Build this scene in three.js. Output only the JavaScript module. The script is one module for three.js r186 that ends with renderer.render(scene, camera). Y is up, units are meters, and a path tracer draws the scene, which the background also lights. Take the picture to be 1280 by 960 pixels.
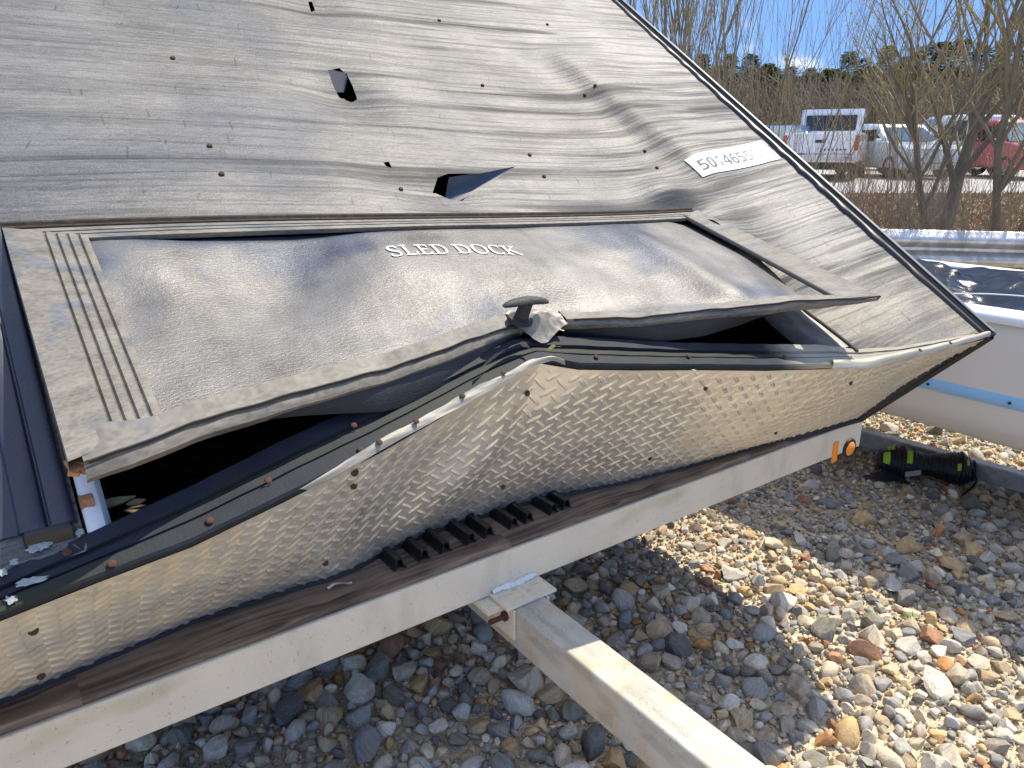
import * as THREE from 'three';
import { RoundedBoxGeometry } from 'three/addons/geometries/RoundedBoxGeometry.js';
import { mergeGeometries, mergeVertices, toCreasedNormals } from 'three/addons/utils/BufferGeometryUtils.js';
import { FontLoader } from 'three/addons/loaders/FontLoader.js';

// ---------------------------------------------------------------- camera, sky, sun, exposure
const W = 1280, H = 960, F = 934, PITCH = Math.atan(300 / F), CP = Math.cos(PITCH), SP = Math.sin(PITCH), EYE = 1.45;
const scene = new THREE.Scene();
const camera = new THREE.PerspectiveCamera(2 * Math.atan(480 / F) * 180 / Math.PI, 4 / 3, 0.05, 2000);
camera.position.set(0, EYE, 0);
camera.rotation.set(-PITCH, 0, 0);
// the trailer's own axes: X along its front beam, Z out over the tongue
const BX = new THREE.Vector3(0.8120, 0, -0.5836).normalize(), NZ = new THREE.Vector3(-BX.z, 0, BX.x);
const TURN = Math.atan2(-BX.z, BX.x), ORG = new THREE.Vector3(0.026, 0, -1.417);
const sunDir = new THREE.Vector3().addScaledVector(BX, 0.60).addScaledVector(NZ, -0.03).add(new THREE.Vector3(0, 1, 0)).normalize();
const sun = new THREE.DirectionalLight(new THREE.Color(1, 0.91, 0.745), 5.0);
sun.position.copy(sunDir).multiplyScalar(40);
sun.castShadow = true;
sun.shadow.mapSize.set(4096, 4096);
Object.assign(sun.shadow.camera, { left: -30, right: 30, top: 30, bottom: -30, near: 1, far: 120 });
scene.add(sun);

// seeded random and noise
function rng(seed) { let a = seed >>> 0; return () => { a = (a + 0x6D2B79F5) | 0; let t = Math.imul(a ^ (a >>> 15), 1 | a); t = (t + Math.imul(t ^ (t >>> 7), 61 | t)) ^ t; return ((t ^ (t >>> 14)) >>> 0) / 4294967296; }; }
function h2(x, y, s) { let n = Math.imul(x | 0, 374761393) + Math.imul(y | 0, 668265263) + Math.imul(s | 0, 2147483647 ^ 0x5bd1e995); n = Math.imul(n ^ (n >>> 13), 1274126177); return ((n ^ (n >>> 16)) >>> 0) / 4294967296; }
function vn(x, y, s = 0, per = 0) {
  const xi = Math.floor(x), yi = Math.floor(y), fx = x - xi, fy = y - yi, a = fx * fx * (3 - 2 * fx), b = fy * fy * (3 - 2 * fy);
  const m = per ? (v) => ((v % per) + per) % per : (v) => v;
  const p = h2(m(xi), m(yi), s), q = h2(m(xi + 1), m(yi), s), r = h2(m(xi), m(yi + 1), s), t = h2(m(xi + 1), m(yi + 1), s);
  return (p * (1 - a) + q * a) * (1 - b) + (r * (1 - a) + t * a) * b;
}
function fbm(x, y, s = 0, oct = 4, per = 0) { let v = 0, a = 0.5, t = 0; for (let i = 0; i < oct; i++) { v += a * vn(x, y, s + i * 17, per); t += a; a *= 0.5; x *= 2; y *= 2; per *= 2; } return v / t; }
const clamp = (v, a = 0, b = 1) => Math.max(a, Math.min(b, v));
const ss = (a, b, x) => { const t = clamp((x - a) / (b - a)); return t * t * (3 - 2 * t); };
const lerp = (a, b, t) => a + (b - a) * t;
const gau = (d, w) => Math.exp(-(d * d) / (w * w));

// a computed sky: clear blue, paler towards the horizon, a few small fair-weather clouds, more added overhead, unseen, to neutralise the shade
{
  const w = 1024, h = 512, d = new Float32Array(w * h * 4);
  for (let j = 0; j < h; j++) for (let i = 0; i < w; i++) {
    const el = ((j + 0.5) / h - 0.5) * Math.PI, az = ((i + 0.5) / w - 0.5) * 2 * Math.PI;
    const e = Math.max(0, Math.sin(el)), k = Math.pow(1 - e, 3.2);
    let r = lerp(0.14, 0.25, k), g = lerp(0.32, 0.49, k), b = lerp(0.76, 0.96, k);
    if (el < 0) { r = 0.30; g = 0.29; b = 0.26; }
    if (el > 0) {
      const cx = Math.cos(az) * 9, cy = Math.sin(az) * 9, bank = fbm(cx, cy + el * 34, 5, 5) * 0.62 + fbm(cx * 0.4 + 3, cy * 0.4 + el * 9, 9, 3) * 0.38;
      const c = ss(0.615, 0.73, bank + 0.02 * gau(el - 0.10, 0.03) + 0.15 * ss(0.35, 0.8, el)) * ss(0.0, 0.04, el) * 0.9;
      r = lerp(r, 1.45, c); g = lerp(g, 1.42, c); b = lerp(b, 1.36, c);
    }
    const o = (j * w + i) * 4; d[o] = r; d[o + 1] = g; d[o + 2] = b; d[o + 3] = 1;
  }
  const t = new THREE.DataTexture(d, w, h, THREE.RGBAFormat, THREE.FloatType);
  t.mapping = THREE.EquirectangularReflectionMapping; t.magFilter = t.minFilter = THREE.LinearFilter; t.wrapS = THREE.RepeatWrapping; t.needsUpdate = true;
  scene.background = t; scene.environment = t;
  scene.backgroundIntensity = 1.0; scene.environmentIntensity = 1.0;
}
const renderer = new THREE.WebGLRenderer({ antialias: true });
renderer.toneMapping = THREE.LinearToneMapping;
renderer.toneMappingExposure = 1.32;
renderer.shadowMap.enabled = true;

// ---------------------------------------------------------------- helpers
const V = (x, y, z) => new THREE.Vector3(x, y, z);
const L2W = (x, y, z) => ORG.clone().addScaledVector(BX, x).addScaledVector(NZ, z).setY(y);
const used = {};
function numbered(n) { const k = used[n] = (used[n] ?? -1) + 1; return k ? `${n}_${String(k).padStart(3, '0')}` : n; }
function tag(o, label, category, group) { o.userData.label = label; o.userData.category = category; if (group) o.userData.group = group; return o; }
function thing(name, label, category, pos = [0, 0, 0], turn = 0, group) { const o = new THREE.Group(); o.name = numbered(name); o.position.set(...pos); o.rotation.y = turn; scene.add(o); return tag(o, label, category, group); }
function part(name, geo, mat, parent, label) {
  const g = Array.isArray(geo) ? mergeGeometries(geo.map((x) => { const y = x.index ? x.toNonIndexed() : x; for (const k of Object.keys(y.attributes)) if (!['position', 'normal', 'uv'].includes(k)) y.deleteAttribute(k); return y; })) : geo;
  const m = new THREE.Mesh(g, mat); m.name = name; m.castShadow = m.receiveShadow = true; if (label) m.userData.label = label; parent.add(m); return m;
}
function box(w, h, d, x, y, z, r = 0.004, seg = 2) { const g = new RoundedBoxGeometry(w, h, d, seg, Math.min(r, w / 2.1, h / 2.1, d / 2.1)); g.translate(x, y, z); return g; }
function bx2(x0, x1, y0, y1, z0, z1, r) { return box(x1 - x0, y1 - y0, z1 - z0, (x0 + x1) / 2, (y0 + y1) / 2, (z0 + z1) / 2, r); }
function uvp(g, kx, kz) { const p = g.attributes.position, u = g.attributes.uv; for (let i = 0; i < p.count; i++) u.setXY(i, p.getX(i) * kx, (p.getZ(i) + p.getY(i)) * kz); return g; }
const s2b = (v) => { v = clamp(v); return 255 * (v <= 0.0031308 ? v * 12.92 : 1.055 * Math.pow(v, 1 / 2.4) - 0.055); };
function tex(w, h, fn, srgb = true, rep = true) {
  const d = new Uint8Array(w * h * 4);
  for (let j = 0; j < h; j++) for (let i = 0; i < w; i++) { const c = fn((i + 0.5) / w, (j + 0.5) / h), o = (j * w + i) * 4; for (let k = 0; k < 3; k++) d[o + k] = srgb ? s2b(c[k]) : clamp(c[k]) * 255; d[o + 3] = 255; }
  const t = new THREE.DataTexture(d, w, h); t.magFilter = THREE.LinearFilter; t.minFilter = THREE.LinearMipmapLinearFilter; t.generateMipmaps = true;
  if (rep) t.wrapS = t.wrapT = THREE.RepeatWrapping; if (srgb) t.colorSpace = THREE.SRGBColorSpace; t.needsUpdate = true; return t;
}
const rept = (t, x, y) => { const c = t.clone(); c.repeat.set(x, y); c.needsUpdate = true; return c; };
const std = (o) => new THREE.MeshStandardMaterial({ side: THREE.DoubleSide, ...o });
const rgb = (r, g, b) => new THREE.Color().setRGB(r, g, b);

// grid surface: fn(i/n, j/m) -> Vector3 ; uv from fuv or (s,t)
function loft(n, m, fn, fuv) {
  const P = [], U = [], I = [];
  for (let j = 0; j <= m; j++) for (let i = 0; i <= n; i++) { const s = i / n, t = j / m, p = fn(s, t); P.push(p.x, p.y, p.z); const q = fuv ? fuv(s, t) : [s, t]; U.push(q[0], q[1]); }
  for (let j = 0; j < m; j++) for (let i = 0; i < n; i++) { const a = j * (n + 1) + i, b = a + 1, c = a + n + 1, d = c + 1; I.push(a, b, d, a, d, c); }
  const g = new THREE.BufferGeometry(); g.setAttribute('position', new THREE.Float32BufferAttribute(P, 3)); g.setAttribute('uv', new THREE.Float32BufferAttribute(U, 2)); g.setIndex(I); g.computeVertexNormals(); return g;
}
const crease = (g, a = 0.55) => toCreasedNormals(g, a);
// polyline through Vector3s, sampled by 0..1 of its length
function poly(pts) {
  const L = [0]; for (let i = 1; i < pts.length; i++) L.push(L[i - 1] + pts[i].distanceTo(pts[i - 1]));
  const T = L[L.length - 1];
  const f = (s) => { const d = clamp(s) * T; let i = 1; while (i < pts.length - 1 && L[i] < d) i++; return pts[i - 1].clone().lerp(pts[i], clamp((d - L[i - 1]) / (L[i] - L[i - 1] || 1))); };
  f.len = T; return f;
}
// smooth polyline (Catmull-Rom) sampled by length
function curve(pts, tension = 0.5) { const c = new THREE.CatmullRomCurve3(pts, false, 'centripetal', tension); c.arcLengthDivisions = 400; const f = (s) => c.getPointAt(clamp(s)); f.len = c.getLength(); return f; }
// by the X of the trailer: value of a polyline at x
function byX(pts) { return (x) => { let i = 1; while (i < pts.length - 1 && pts[i].x < x) i++; const a = pts[i - 1], b = pts[i]; return a.clone().lerp(b, (x - a.x) / (b.x - a.x || 1e-6)); }; }
// tubes with taper: list of [Vector3, radius]
function taper(list, sides, out) {
  for (let k = 0; k < list.length - 1; k++) {
    const [a, ra] = list[k], [b, rb] = list[k + 1], d = b.clone().sub(a).normalize();
    const u = Math.abs(d.y) < 0.9 ? V(0, 1, 0).cross(d).normalize() : V(1, 0, 0).cross(d).normalize(), v = d.clone().cross(u);
    for (let i = 0; i < sides; i++) {
      const t0 = i / sides * 6.2832, t1 = (i + 1) / sides * 6.2832;
      const n0 = u.clone().multiplyScalar(Math.cos(t0)).addScaledVector(v, Math.sin(t0)), n1 = u.clone().multiplyScalar(Math.cos(t1)).addScaledVector(v, Math.sin(t1));
      const p = [a.clone().addScaledVector(n0, ra), a.clone().addScaledVector(n1, ra), b.clone().addScaledVector(n1, rb), b.clone().addScaledVector(n0, rb)], nn = [n0, n1, n1, n0];
      for (const q of [0, 1, 2, 0, 2, 3]) { out.P.push(p[q].x, p[q].y, p[q].z); out.N.push(nn[q].x, nn[q].y, nn[q].z); out.U.push(q === 0 || q === 3 ? i : i + 1, (q > 1 ? k + 1 : k)); }
    }
  }
}
function fromOut(o) { const g = new THREE.BufferGeometry(); g.setAttribute('position', new THREE.Float32BufferAttribute(o.P, 3)); g.setAttribute('normal', new THREE.Float32BufferAttribute(o.N, 3)); g.setAttribute('uv', new THREE.Float32BufferAttribute(o.U, 2)); return g; }

// ray of a picture point (of a 1280 x 960 frame) in the trailer's own axes, used to survey where things stand
const CAM = (() => { const d = V(0, EYE, 0).sub(ORG); return V(d.dot(BX), EYE, d.dot(NZ)); })();
function rayW(x, y) { const X = (x - 640) / F, Y = -(y - 480) / F; return V(X, Y * CP - SP, -(CP + Y * SP)); }
function ray(x, y) { const w = rayW(x, y); return V(w.dot(BX), w.y, w.dot(NZ)); }
const onY = (x, y, h) => { const r = ray(x, y); return CAM.clone().addScaledVector(r, (h - CAM.y) / r.y); };
const onX = (x, y, X) => { const r = ray(x, y); return CAM.clone().addScaledVector(r, (X - CAM.x) / r.x); };
const onZ = (x, y, Z) => { const r = ray(x, y); return CAM.clone().addScaledVector(r, (Z - CAM.z) / r.z); };
const atW = (x, y, D) => { const r = rayW(x, y); return V(0, EYE, 0).addScaledVector(r, D / -r.z); };
// the sloped hood plane: x across, v up the slope from the nose, h out of the plane
const SA = 33.876 * Math.PI / 180, SC = Math.cos(SA), SS = Math.sin(SA), NOSE = [0.956, 0.285];
const S = (x, v, h = 0) => V(x, NOSE[0] + v * SS + h * SC, NOSE[1] - v * SC + h * SS);
const vOf = (p) => (p.y - NOSE[0]) * SS - (p.z - NOSE[1]) * SC, hOf = (p) => (p.y - NOSE[0]) * SC + (p.z - NOSE[1]) * SS;
function onS(px, py, hf = 0) {
  const r = ray(px, py), f = typeof hf === 'function' ? hf : () => hf, h0 = hOf(CAM), dh = hOf(CAM.clone().add(r)) - h0; let t = -h0 / dh, p;
  for (let i = 0; i < 14; i++) { p = CAM.clone().addScaledVector(r, t); t = lerp(t, (f(p.x, vOf(p)) - h0) / dh, 0.8); }
  p = CAM.clone().addScaledVector(r, t); p.v = vOf(p); p.h = hOf(p); return p;
}
const onSs = (list, hf) => list.map((q) => onS(q[0], q[1], hf));
const NS = V(0, SC, SS);

// ---------------------------------------------------------------- textures and materials
const noiseTex = tex(512, 512, (u, v) => { const a = fbm(u * 8, v * 8, 3, 5, 8), b = fbm(u * 64, v * 64, 8, 2, 64); const c = 0.62 + 0.5 * (a - 0.5) + 0.22 * (b - 0.5); return [c, c, c]; }, false);
const emboss = tex(512, 512, (u, v) => { const a = fbm(u * 22 + 2.2 * fbm(u * 8, v * 8, 4, 2, 8), v * 64, 13, 2, 0), b = vn(u * 128, v * 128, 41, 128); const c = 0.5 + 0.75 * (a - 0.5) + 0.35 * (b - 0.5); return [c, c, c]; }, false);
// weathered black hood skin, 2.72 m by 1.95 m
const DASH = (() => { const r = rng(77), o = []; for (let i = 0; i < 300; i++) o.push([r(), r(), 0.006 + r() * 0.014, 0.4 + 0.6 * r(), r() * 0.004]); return o; })();
const hoodMap = (() => {
  const w = 2048, h = 1468;
  const acc = new Float32Array(w * h);
  for (const [du, dv, len, k, skew] of DASH) for (let q = 0; q < 60; q++) { const y = Math.floor((dv + (q / 60 - 0.5) * len) * h), x = Math.floor((du + skew * (q / 60 - 0.5)) * w); for (let e = -1; e <= 1; e++) if (x + e >= 0 && x + e < w && y >= 0 && y < h) acc[y * w + x + e] = Math.max(acc[y * w + x + e], k * (e ? 0.45 : 0.8)); }
  return tex(w, h, (u, v) => {
    const x = u * 2.72 - 1.36, y = v * 1.95;
    const sag = 0.05 * ss(0.5, 1.36, x) * (1 - 0.2 * v);
    const yy = y - sag + 0.012 * Math.sin(x * 3);
    const big = fbm(x * 1.6 + 9, yy * 1.8, 21, 4), mid = fbm(x * 7, yy * 9, 31, 3);
    const st = fbm(x * 1.5, yy * 38, 51, 3), st2 = fbm(x * 3.2 + 40, yy * 110, 61, 2), fine = vn(x * 60, yy * 420, 71), grit = h2(Math.floor(u * w), Math.floor(v * h), 75), st3 = fbm(x * 2.2 + 11, yy * 190, 65, 2);
    const amt = (ss(-0.5, 0.5, x) * 0.75 + 0.25) * (1 - 0.75 * ss(0.75, 0.9, x) * (1 - ss(0.12, 0.36, y)));
    const dark = ss(0.56, 0.74, st + 0.25 * (big - 0.5)) * amt, dark2 = ss(0.60, 0.80, st2) * (0.35 + 0.65 * amt);
    const stain = ss(0.5, 0.75, fbm(x * 3.5, yy * 3.5, 81, 5)) * (1 - amt * 0.7);
    let a = 0.130 + 0.08 * (grit - 0.5) + 0.09 * (big - 0.5) + 0.07 * (mid - 0.5) + 0.07 * (fine - 0.5) + 0.04 * ss(-0.2, 0.9, x);
    a *= 1 - 0.74 * dark; a *= 1 - 0.68 * dark2; a *= 1 - 0.6 * ss(0.62, 0.72, st3) * (0.3 + 0.7 * amt); a *= 1 - 0.34 * stain;
    a *= 1 - 0.42 * gau(Math.hypot((x - 0.93 - (0.5 - y) * 0.25) / 0.12, (y - 0.50) / 0.17), 1) * (0.6 + 0.8 * st); a *= 1 - 0.30 * gau(Math.hypot((x - 0.90) / 0.10, (y - 1.13) / 0.16), 1) * (0.6 + 0.8 * st);  // dark patches paint in the shade beside the two hood creases
    a *= 1 - 0.85 * acc[Math.floor(v * h) * w + Math.min(w - 1, Math.floor(u * w))];
    const ln = Math.min(Math.abs(yy - 0.845 - 0.02 * x), Math.abs(yy - 0.79 + 0.006 * Math.sin(5 * x))); if (ln < 0.0016) a *= 0.5;
    const low = (1 - ss(0.05, 0.45, y)) * ss(0.7, 0.9, x);
    const bl = 0.03 * (stain + 0.4 * big);
    return [a * lerp(1.04, 1.34, low) - bl * 0.25, a * lerp(1, 1.18, low) - bl * 0.05, a * lerp(0.935, 0.88, low) + bl * 0.4];
  }, true, false);
})();
const hoodRough = tex(1024, 734, (u, v) => { const x = u * 2.72, y = v * 1.95; const st = fbm(x * 1.5 - 2.04, y * 38, 51, 3), m = fbm(x * 6, y * 8, 12, 4); return [0, clamp(0.60 + 0.16 * (m - 0.5) + 0.15 * ss(0.55, 0.75, st)), clamp(0.12 - 0.1 * ss(0.5, 0.75, st))]; }, false, false);
const M = {};
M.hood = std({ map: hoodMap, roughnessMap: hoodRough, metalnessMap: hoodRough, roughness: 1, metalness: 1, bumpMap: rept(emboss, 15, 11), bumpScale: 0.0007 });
const doorMap = tex(1024, 512, (u, v) => {
  const x = u * 1.6, y = v * 0.6, big = fbm(x * 3, y * 4, 121, 5), mid = fbm(x * 12, y * 12, 131, 3), st = fbm(x * 26, y * 3.2, 151, 2), blue = ss(0.52, 0.72, fbm(x * 4 + 5, y * 4, 141, 5));
  const g = h2(Math.floor(u * 1024), Math.floor(v * 512), 155), a = (0.140 + 0.12 * (big - 0.5) + 0.11 * (mid - 0.5) + 0.07 * (st - 0.5) + 0.08 * (g - 0.5)) * (1 - 0.4 * blue);
  return [a * 1.04 - 0.012 * blue, a, a * 0.95 + 0.03 * blue];
}, true, false);
M.door = std({ map: doorMap, roughness: 0.48, metalness: 0.18, bumpMap: rept(emboss, 11, 4), bumpScale: 0.0007 });
M.skin = std({ color: rgb(0.016, 0.019, 0.026), roughness: 0.5, bumpMap: rept(emboss, 10, 2), bumpScale: 0.0008 });
const railMap = tex(1024, 128, (u, v) => { const a = fbm(u * 30, v * 3, 3, 4), b = fbm(u * 200, v * 24, 5, 2), bl = ss(0.58, 0.74, fbm(u * 14, v * 3, 15, 4)); const c = 0.150 + 0.11 * (a - 0.5) + 0.10 * (b - 0.5); return [c * (1.05 - 0.30 * bl), c * (0.955 - 0.17 * bl), c * (0.80 + 0.02 * bl)]; });
M.rail = std({ map: railMap, roughness: 0.65, metalness: 0.08 });
M.railEdge = std({ color: rgb(0.55, 0.51, 0.42), roughness: 0.55, metalness: 0.3, map: noiseTex });
M.navy = std({ color: rgb(0.016, 0.021, 0.04), roughness: 0.5, roughnessMap: noiseTex });
const sillMap = tex(1024, 128, (u, v) => {
  const x = u * 2.2 - 0.9, a = fbm(u * 24, v * 3, 33, 4), g = ss(0.42, 0.62, fbm(u * 10, v * 4, 43, 4)) * ss(0.15, 0.45, v) * (1 - ss(0.85, 1, v));
  const worn = ss(0.50, 0.62, x + 0.05 * (a - 0.5)), dirt = ss(0.45, 0.7, fbm(u * 60, v * 10, 53, 3));  // worn here is the sunlit right end of the rail, painted in pale
  const base = [0.012 + 0.016 * a, 0.015 + 0.018 * a, 0.024 + 0.022 * a], moss = [0.030, 0.034, 0.022], al = [0.36, 0.33, 0.26];
  return [0, 1, 2].map((k) => lerp(lerp(base[k], moss[k], g * 0.7 + 0.2 * dirt), al[k] * (0.8 + 0.4 * a), worn));
});
M.sill = new THREE.MeshPhysicalMaterial({ map: sillMap, roughness: 0.62, metalness: 0, specularIntensity: 0.35, side: THREE.DoubleSide, bumpMap: rept(noiseTex, 20, 1), bumpScale: 0.0008 });
M.gap = std({ color: rgb(0.028, 0.022, 0.016), roughness: 0.9, map: noiseTex });
M.hinge = std({ map: tex(1024, 32, (u, v) => { const a = fbm(u * 120, v * 3, 6, 4), b = fbm(u * 400, v * 6, 7, 2); const r = ss(0.5, 0.7, a); return [0.035 + 0.05 * r * b, 0.028 + 0.032 * r * b, 0.022 + 0.02 * r * b]; }), roughness: 0.85, metalness: 0.2 });
M.black = std({ color: rgb(0.012, 0.012, 0.013), roughness: 0.38 });
M.rubber = std({ color: rgb(0.014, 0.014, 0.015), roughness: 0.6 });
M.alu = std({ color: rgb(0.46, 0.435, 0.38), roughness: 0.62, metalness: 0.25, map: noiseTex });
M.shinyAlu = std({ color: rgb(0.86, 0.88, 0.9), roughness: 0.25, metalness: 0.9 });
M.rust = std({ color: rgb(0.13, 0.055, 0.03), roughness: 0.9, map: noiseTex });
M.darkRust = std({ color: rgb(0.055, 0.032, 0.022), roughness: 0.9 });
const paintMap = tex(1024, 512, (u, v) => { const a = fbm(u * 12, v * 6, 203, 5), s = ss(0.90, 0.97, vn(u * 340, v * 130, 213)), b = ss(0.55, 0.8, fbm(u * 5, v * 8, 223, 4)); const dn = ss(0.5, 0.75, fbm(u * 26, v * 5, 233, 4)); const k = 1 - 0.14 * (a - 0.3) - 0.16 * b - 0.10 * dn; return [0.73 * k - 0.22 * s, 0.655 * k - 0.27 * s, 0.52 * k - 0.33 * s - 0.05 * b]; });
M.paint = std({ map: paintMap, roughness: 0.48 });
const tongueTop = tex(512, 512, (u, v) => { const a = fbm(u * 5, v * 5, 303, 5), s = ss(0.60, 0.85, fbm(u * 130, v * 130, 313, 2)) * ss(0.4, 0.6, a) * 0.7, b = ss(0.5, 0.66, fbm(u * 3 + 4, v * 7, 323, 4)); const k = 0.50 - 0.20 * (a - 0.5) - 0.22 * s - 0.10 * ss(0.5, 0.7, fbm(u * 9, v * 3, 343, 4)); return [k + 0.01 * b, k * 0.94 - 0.04 * b, k * 0.82 - 0.09 * b]; });
M.tongue = std({ map: tongueTop, roughness: 0.5 });
const woodMap = tex(1024, 256, (u, v) => { const g = vn(u * 5 + 0.8 * fbm(u * 10, v * 3, 7, 3), v * 34 + 5 * fbm(u * 6, v * 2, 5, 3), 403), a = fbm(u * 12, v * 5, 413, 4); const k = 0.12 + 0.15 * (g - 0.5) + 0.10 * (a - 0.5); return [k * 1.3, k * 0.95, k * 0.72]; });
M.wood = std({ map: woodMap, roughness: 0.85, bumpMap: woodMap, bumpScale: 0.002 });
M.ply = std({ color: rgb(0.62, 0.42, 0.22), roughness: 0.85, map: noiseTex });
M.splint = std({ color: rgb(0.62, 0.30, 0.13), roughness: 0.85, map: noiseTex });
M.inside = std({ color: rgb(0.05, 0.045, 0.04), roughness: 0.95 });
M.amber = new THREE.MeshPhysicalMaterial({ color: rgb(1.0, 0.30, 0.02), roughness: 0.28, clearcoat: 0.6, side: THREE.DoubleSide });
M.orange = std({ color: rgb(1.0, 0.29, 0.02), roughness: 0.4 });
M.white = std({ color: rgb(0.82, 0.83, 0.82), roughness: 0.6 });
M.ink = std({ color: rgb(0.66, 0.68, 0.7), roughness: 0.6 });
const galvMap = tex(512, 512, (u, v) => { const c = []; let best = 9, id = 0; const gx = Math.floor(u * 14), gy = Math.floor(v * 14); for (let a = -1; a <= 1; a++) for (let b = -1; b <= 1; b++) { const i = (gx + a + 14) % 14, j = (gy + b + 14) % 14, px = gx + a + h2(i, j, 3), py = gy + b + h2(i, j, 4), d = Math.hypot(u * 14 - px, v * 14 - py); if (d < best) { best = d; id = h2(i, j, 9); } } const k = 0.5 + 0.18 * (id - 0.5) + 0.14 * (fbm(u * 6, v * 6, 6, 4, 6) - 0.5); return [k, k * 1.01, k * 1.03]; });
M.galv = std({ map: galvMap, roughness: 0.42, metalness: 0.75 });

// ================================================================ THE TRAILER
const T = thing('snowmobile_trailer', 'wrecked black enclosed snowmobile trailer with crushed tread plate nose, front hatch bent open', 'trailer', [ORG.x, 0, ORG.z], TURN);

// dents of the hood (x, v) -> h
const cr1a = onS(712, 76), cr1b = onS(890, 196), cr2a = onS(838, 222), cr2b = onS(1000, 345);
function segDist(a, b, x, v) { const dx = b.x - a.x, dv = b.v - a.v, L = Math.hypot(dx, dv), t = ((x - a.x) * dx + (v - a.v) * dv) / (L * L), d = ((x - a.x) * dv - (v - a.v) * dx) / L; return [t, d]; }
function ridge(a, b, x, v, amp, wl, wr) { const [t, d] = segDist(a, b, x, v); const e = ss(-0.25, 0.08, t) * (1 - ss(0.9, 1.25, t)); return amp * e * (d > 0 ? gau(d, wr) : gau(d, wl)); }
const VT = 0.655, VTOP = 1.95, HX = 0.8;                         // hatch top, hood top, half width of the hatch
const HOLES = [
  [[410, 88], [424, 85], [434, 94], [441, 108], [447, 124], [440, 128], [424, 122], [416, 106]],
  [[541, 240], [547, 222], [560, 217], [600, 217], [644, 208], [622, 222], [590, 240], [578, 251], [566, 250]],
  [[479, 203], [486, 202], [490, 210], [483, 208]],
  [[385, 2], [390, 2], [394, 13], [389, 15]],
];
const hc = [onS(430, 108), onS(562, 234), onS(485, 206), onS(390, 8)];
function hood(x, v) {
  const A = x < 0.8 ? ss(-0.9, 0.85, x) : 1 - Math.pow(clamp((x - 0.8) / 0.56), 1.3);
  const B = ss(0.02, 0.5, v) * (1 - ss(0.75, 1.6, v));
  let h = -0.066 * A * B;
  const edge = ss(0, 0.12, 1.36 - Math.abs(x)) * ss(0.0, 0.08, v - 0.0);
  let d = 0;
  d += ridge(cr1a, cr1b, x, v, 0.030, 0.24, 0.07);
  d += ridge(cr2a, cr2b, x, v, 0.042, 0.12, 0.075);
  for (const [c, a, r] of [[hc[0], -0.022, 0.10], [hc[1], -0.016, 0.10], [hc[2], -0.006, 0.05], [hc[3], -0.012, 0.09]]) d += a * gau(Math.hypot(x - c.x, (v - c.v) * 1.2), r);
  d += 0.006 * (fbm(x * 2.2 + 5, v * 2.4, 501, 3) - 0.5) * 2 + 0.0016 * (fbm(x * 2.5, v * 11, 511, 3) - 0.5) * 2;
  d += 0.0022 * Math.sin(v * 46 + 3 * fbm(x * 2, v * 2, 521, 2)) * ss(0.85, 1.36, x) * ss(0.1, 0.3, v);
  return h + d * edge * lerp(1, ss(0.0, 0.10, Math.abs(v - VT)), 1 - ss(0.80, 0.95, Math.abs(x)));
}
const onH = (x, y) => onS(x, y, hood);

// sheet of (x,v) polygon with holes, snapped to its outlines
function sheet(outer, holes, cell, map, uvf) {
  const rings = [outer, ...holes]; let x0 = 9, x1 = -9, y0 = 9, y1 = -9;
  for (const [x, y] of outer) { x0 = Math.min(x0, x); x1 = Math.max(x1, x); y0 = Math.min(y0, y); y1 = Math.max(y1, y); }
  const n = Math.ceil((x1 - x0) / cell), m = Math.ceil((y1 - y0) / cell), G = [];
  const inR = (R, x, y) => { let c = false; for (let i = 0, j = R.length - 1; i < R.length; j = i++) if ((R[i][1] > y) !== (R[j][1] > y) && x < (R[j][0] - R[i][0]) * (y - R[i][1]) / (R[j][1] - R[i][1]) + R[i][0]) c = !c; return c; };
  const segs = []; for (const R of rings) for (let i = 0; i < R.length; i++) segs.push([R[i], R[(i + 1) % R.length]]);
  for (let j = 0; j <= m; j++) for (let i = 0; i <= n; i++) {
    let x = x0 + (x1 - x0) * i / n, y = y0 + (y1 - y0) * j / m, bd = cell * 0.62, bx = x, by = y;
    for (const [a, b] of segs) {
      if (x < Math.min(a[0], b[0]) - cell || x > Math.max(a[0], b[0]) + cell || y < Math.min(a[1], b[1]) - cell || y > Math.max(a[1], b[1]) + cell) continue;
      const dx = b[0] - a[0], dy = b[1] - a[1], t = clamp(((x - a[0]) * dx + (y - a[1]) * dy) / (dx * dx + dy * dy)), qx = a[0] + t * dx, qy = a[1] + t * dy, d = Math.hypot(x - qx, y - qy);
      if (d < bd) { bd = d; bx = qx; by = qy; }
    }
    G.push([bx, by]);
  }
  const P = [], U = [], I = []; for (const [x, y] of G) { const p = map(x, y), q = uvf(x, y); P.push(p.x, p.y, p.z); U.push(q[0], q[1]); }
  for (let j = 0; j < m; j++) for (let i = 0; i < n; i++) {
    const a = j * (n + 1) + i, b = a + 1, c = a + n + 1, d = c + 1, t = (p, q, r) => { const x = (G[p][0] + G[q][0] + G[r][0]) / 3, y = (G[p][1] + G[q][1] + G[r][1]) / 3; if (inR(outer, x, y) && !holes.some((R) => inR(R, x, y))) I.push(p, q, r); };
    t(a, b, d); t(a, d, c);
  }
  const g = new THREE.BufferGeometry(); g.setAttribute('position', new THREE.Float32BufferAttribute(P, 3)); g.setAttribute('uv', new THREE.Float32BufferAttribute(U, 2)); g.setIndex(I); g.computeVertexNormals(); return g;
}
const holesS = HOLES.map((R) => R.map(([x, y]) => { const p = onH(x, y); return [p.x, p.v]; }));
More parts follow.
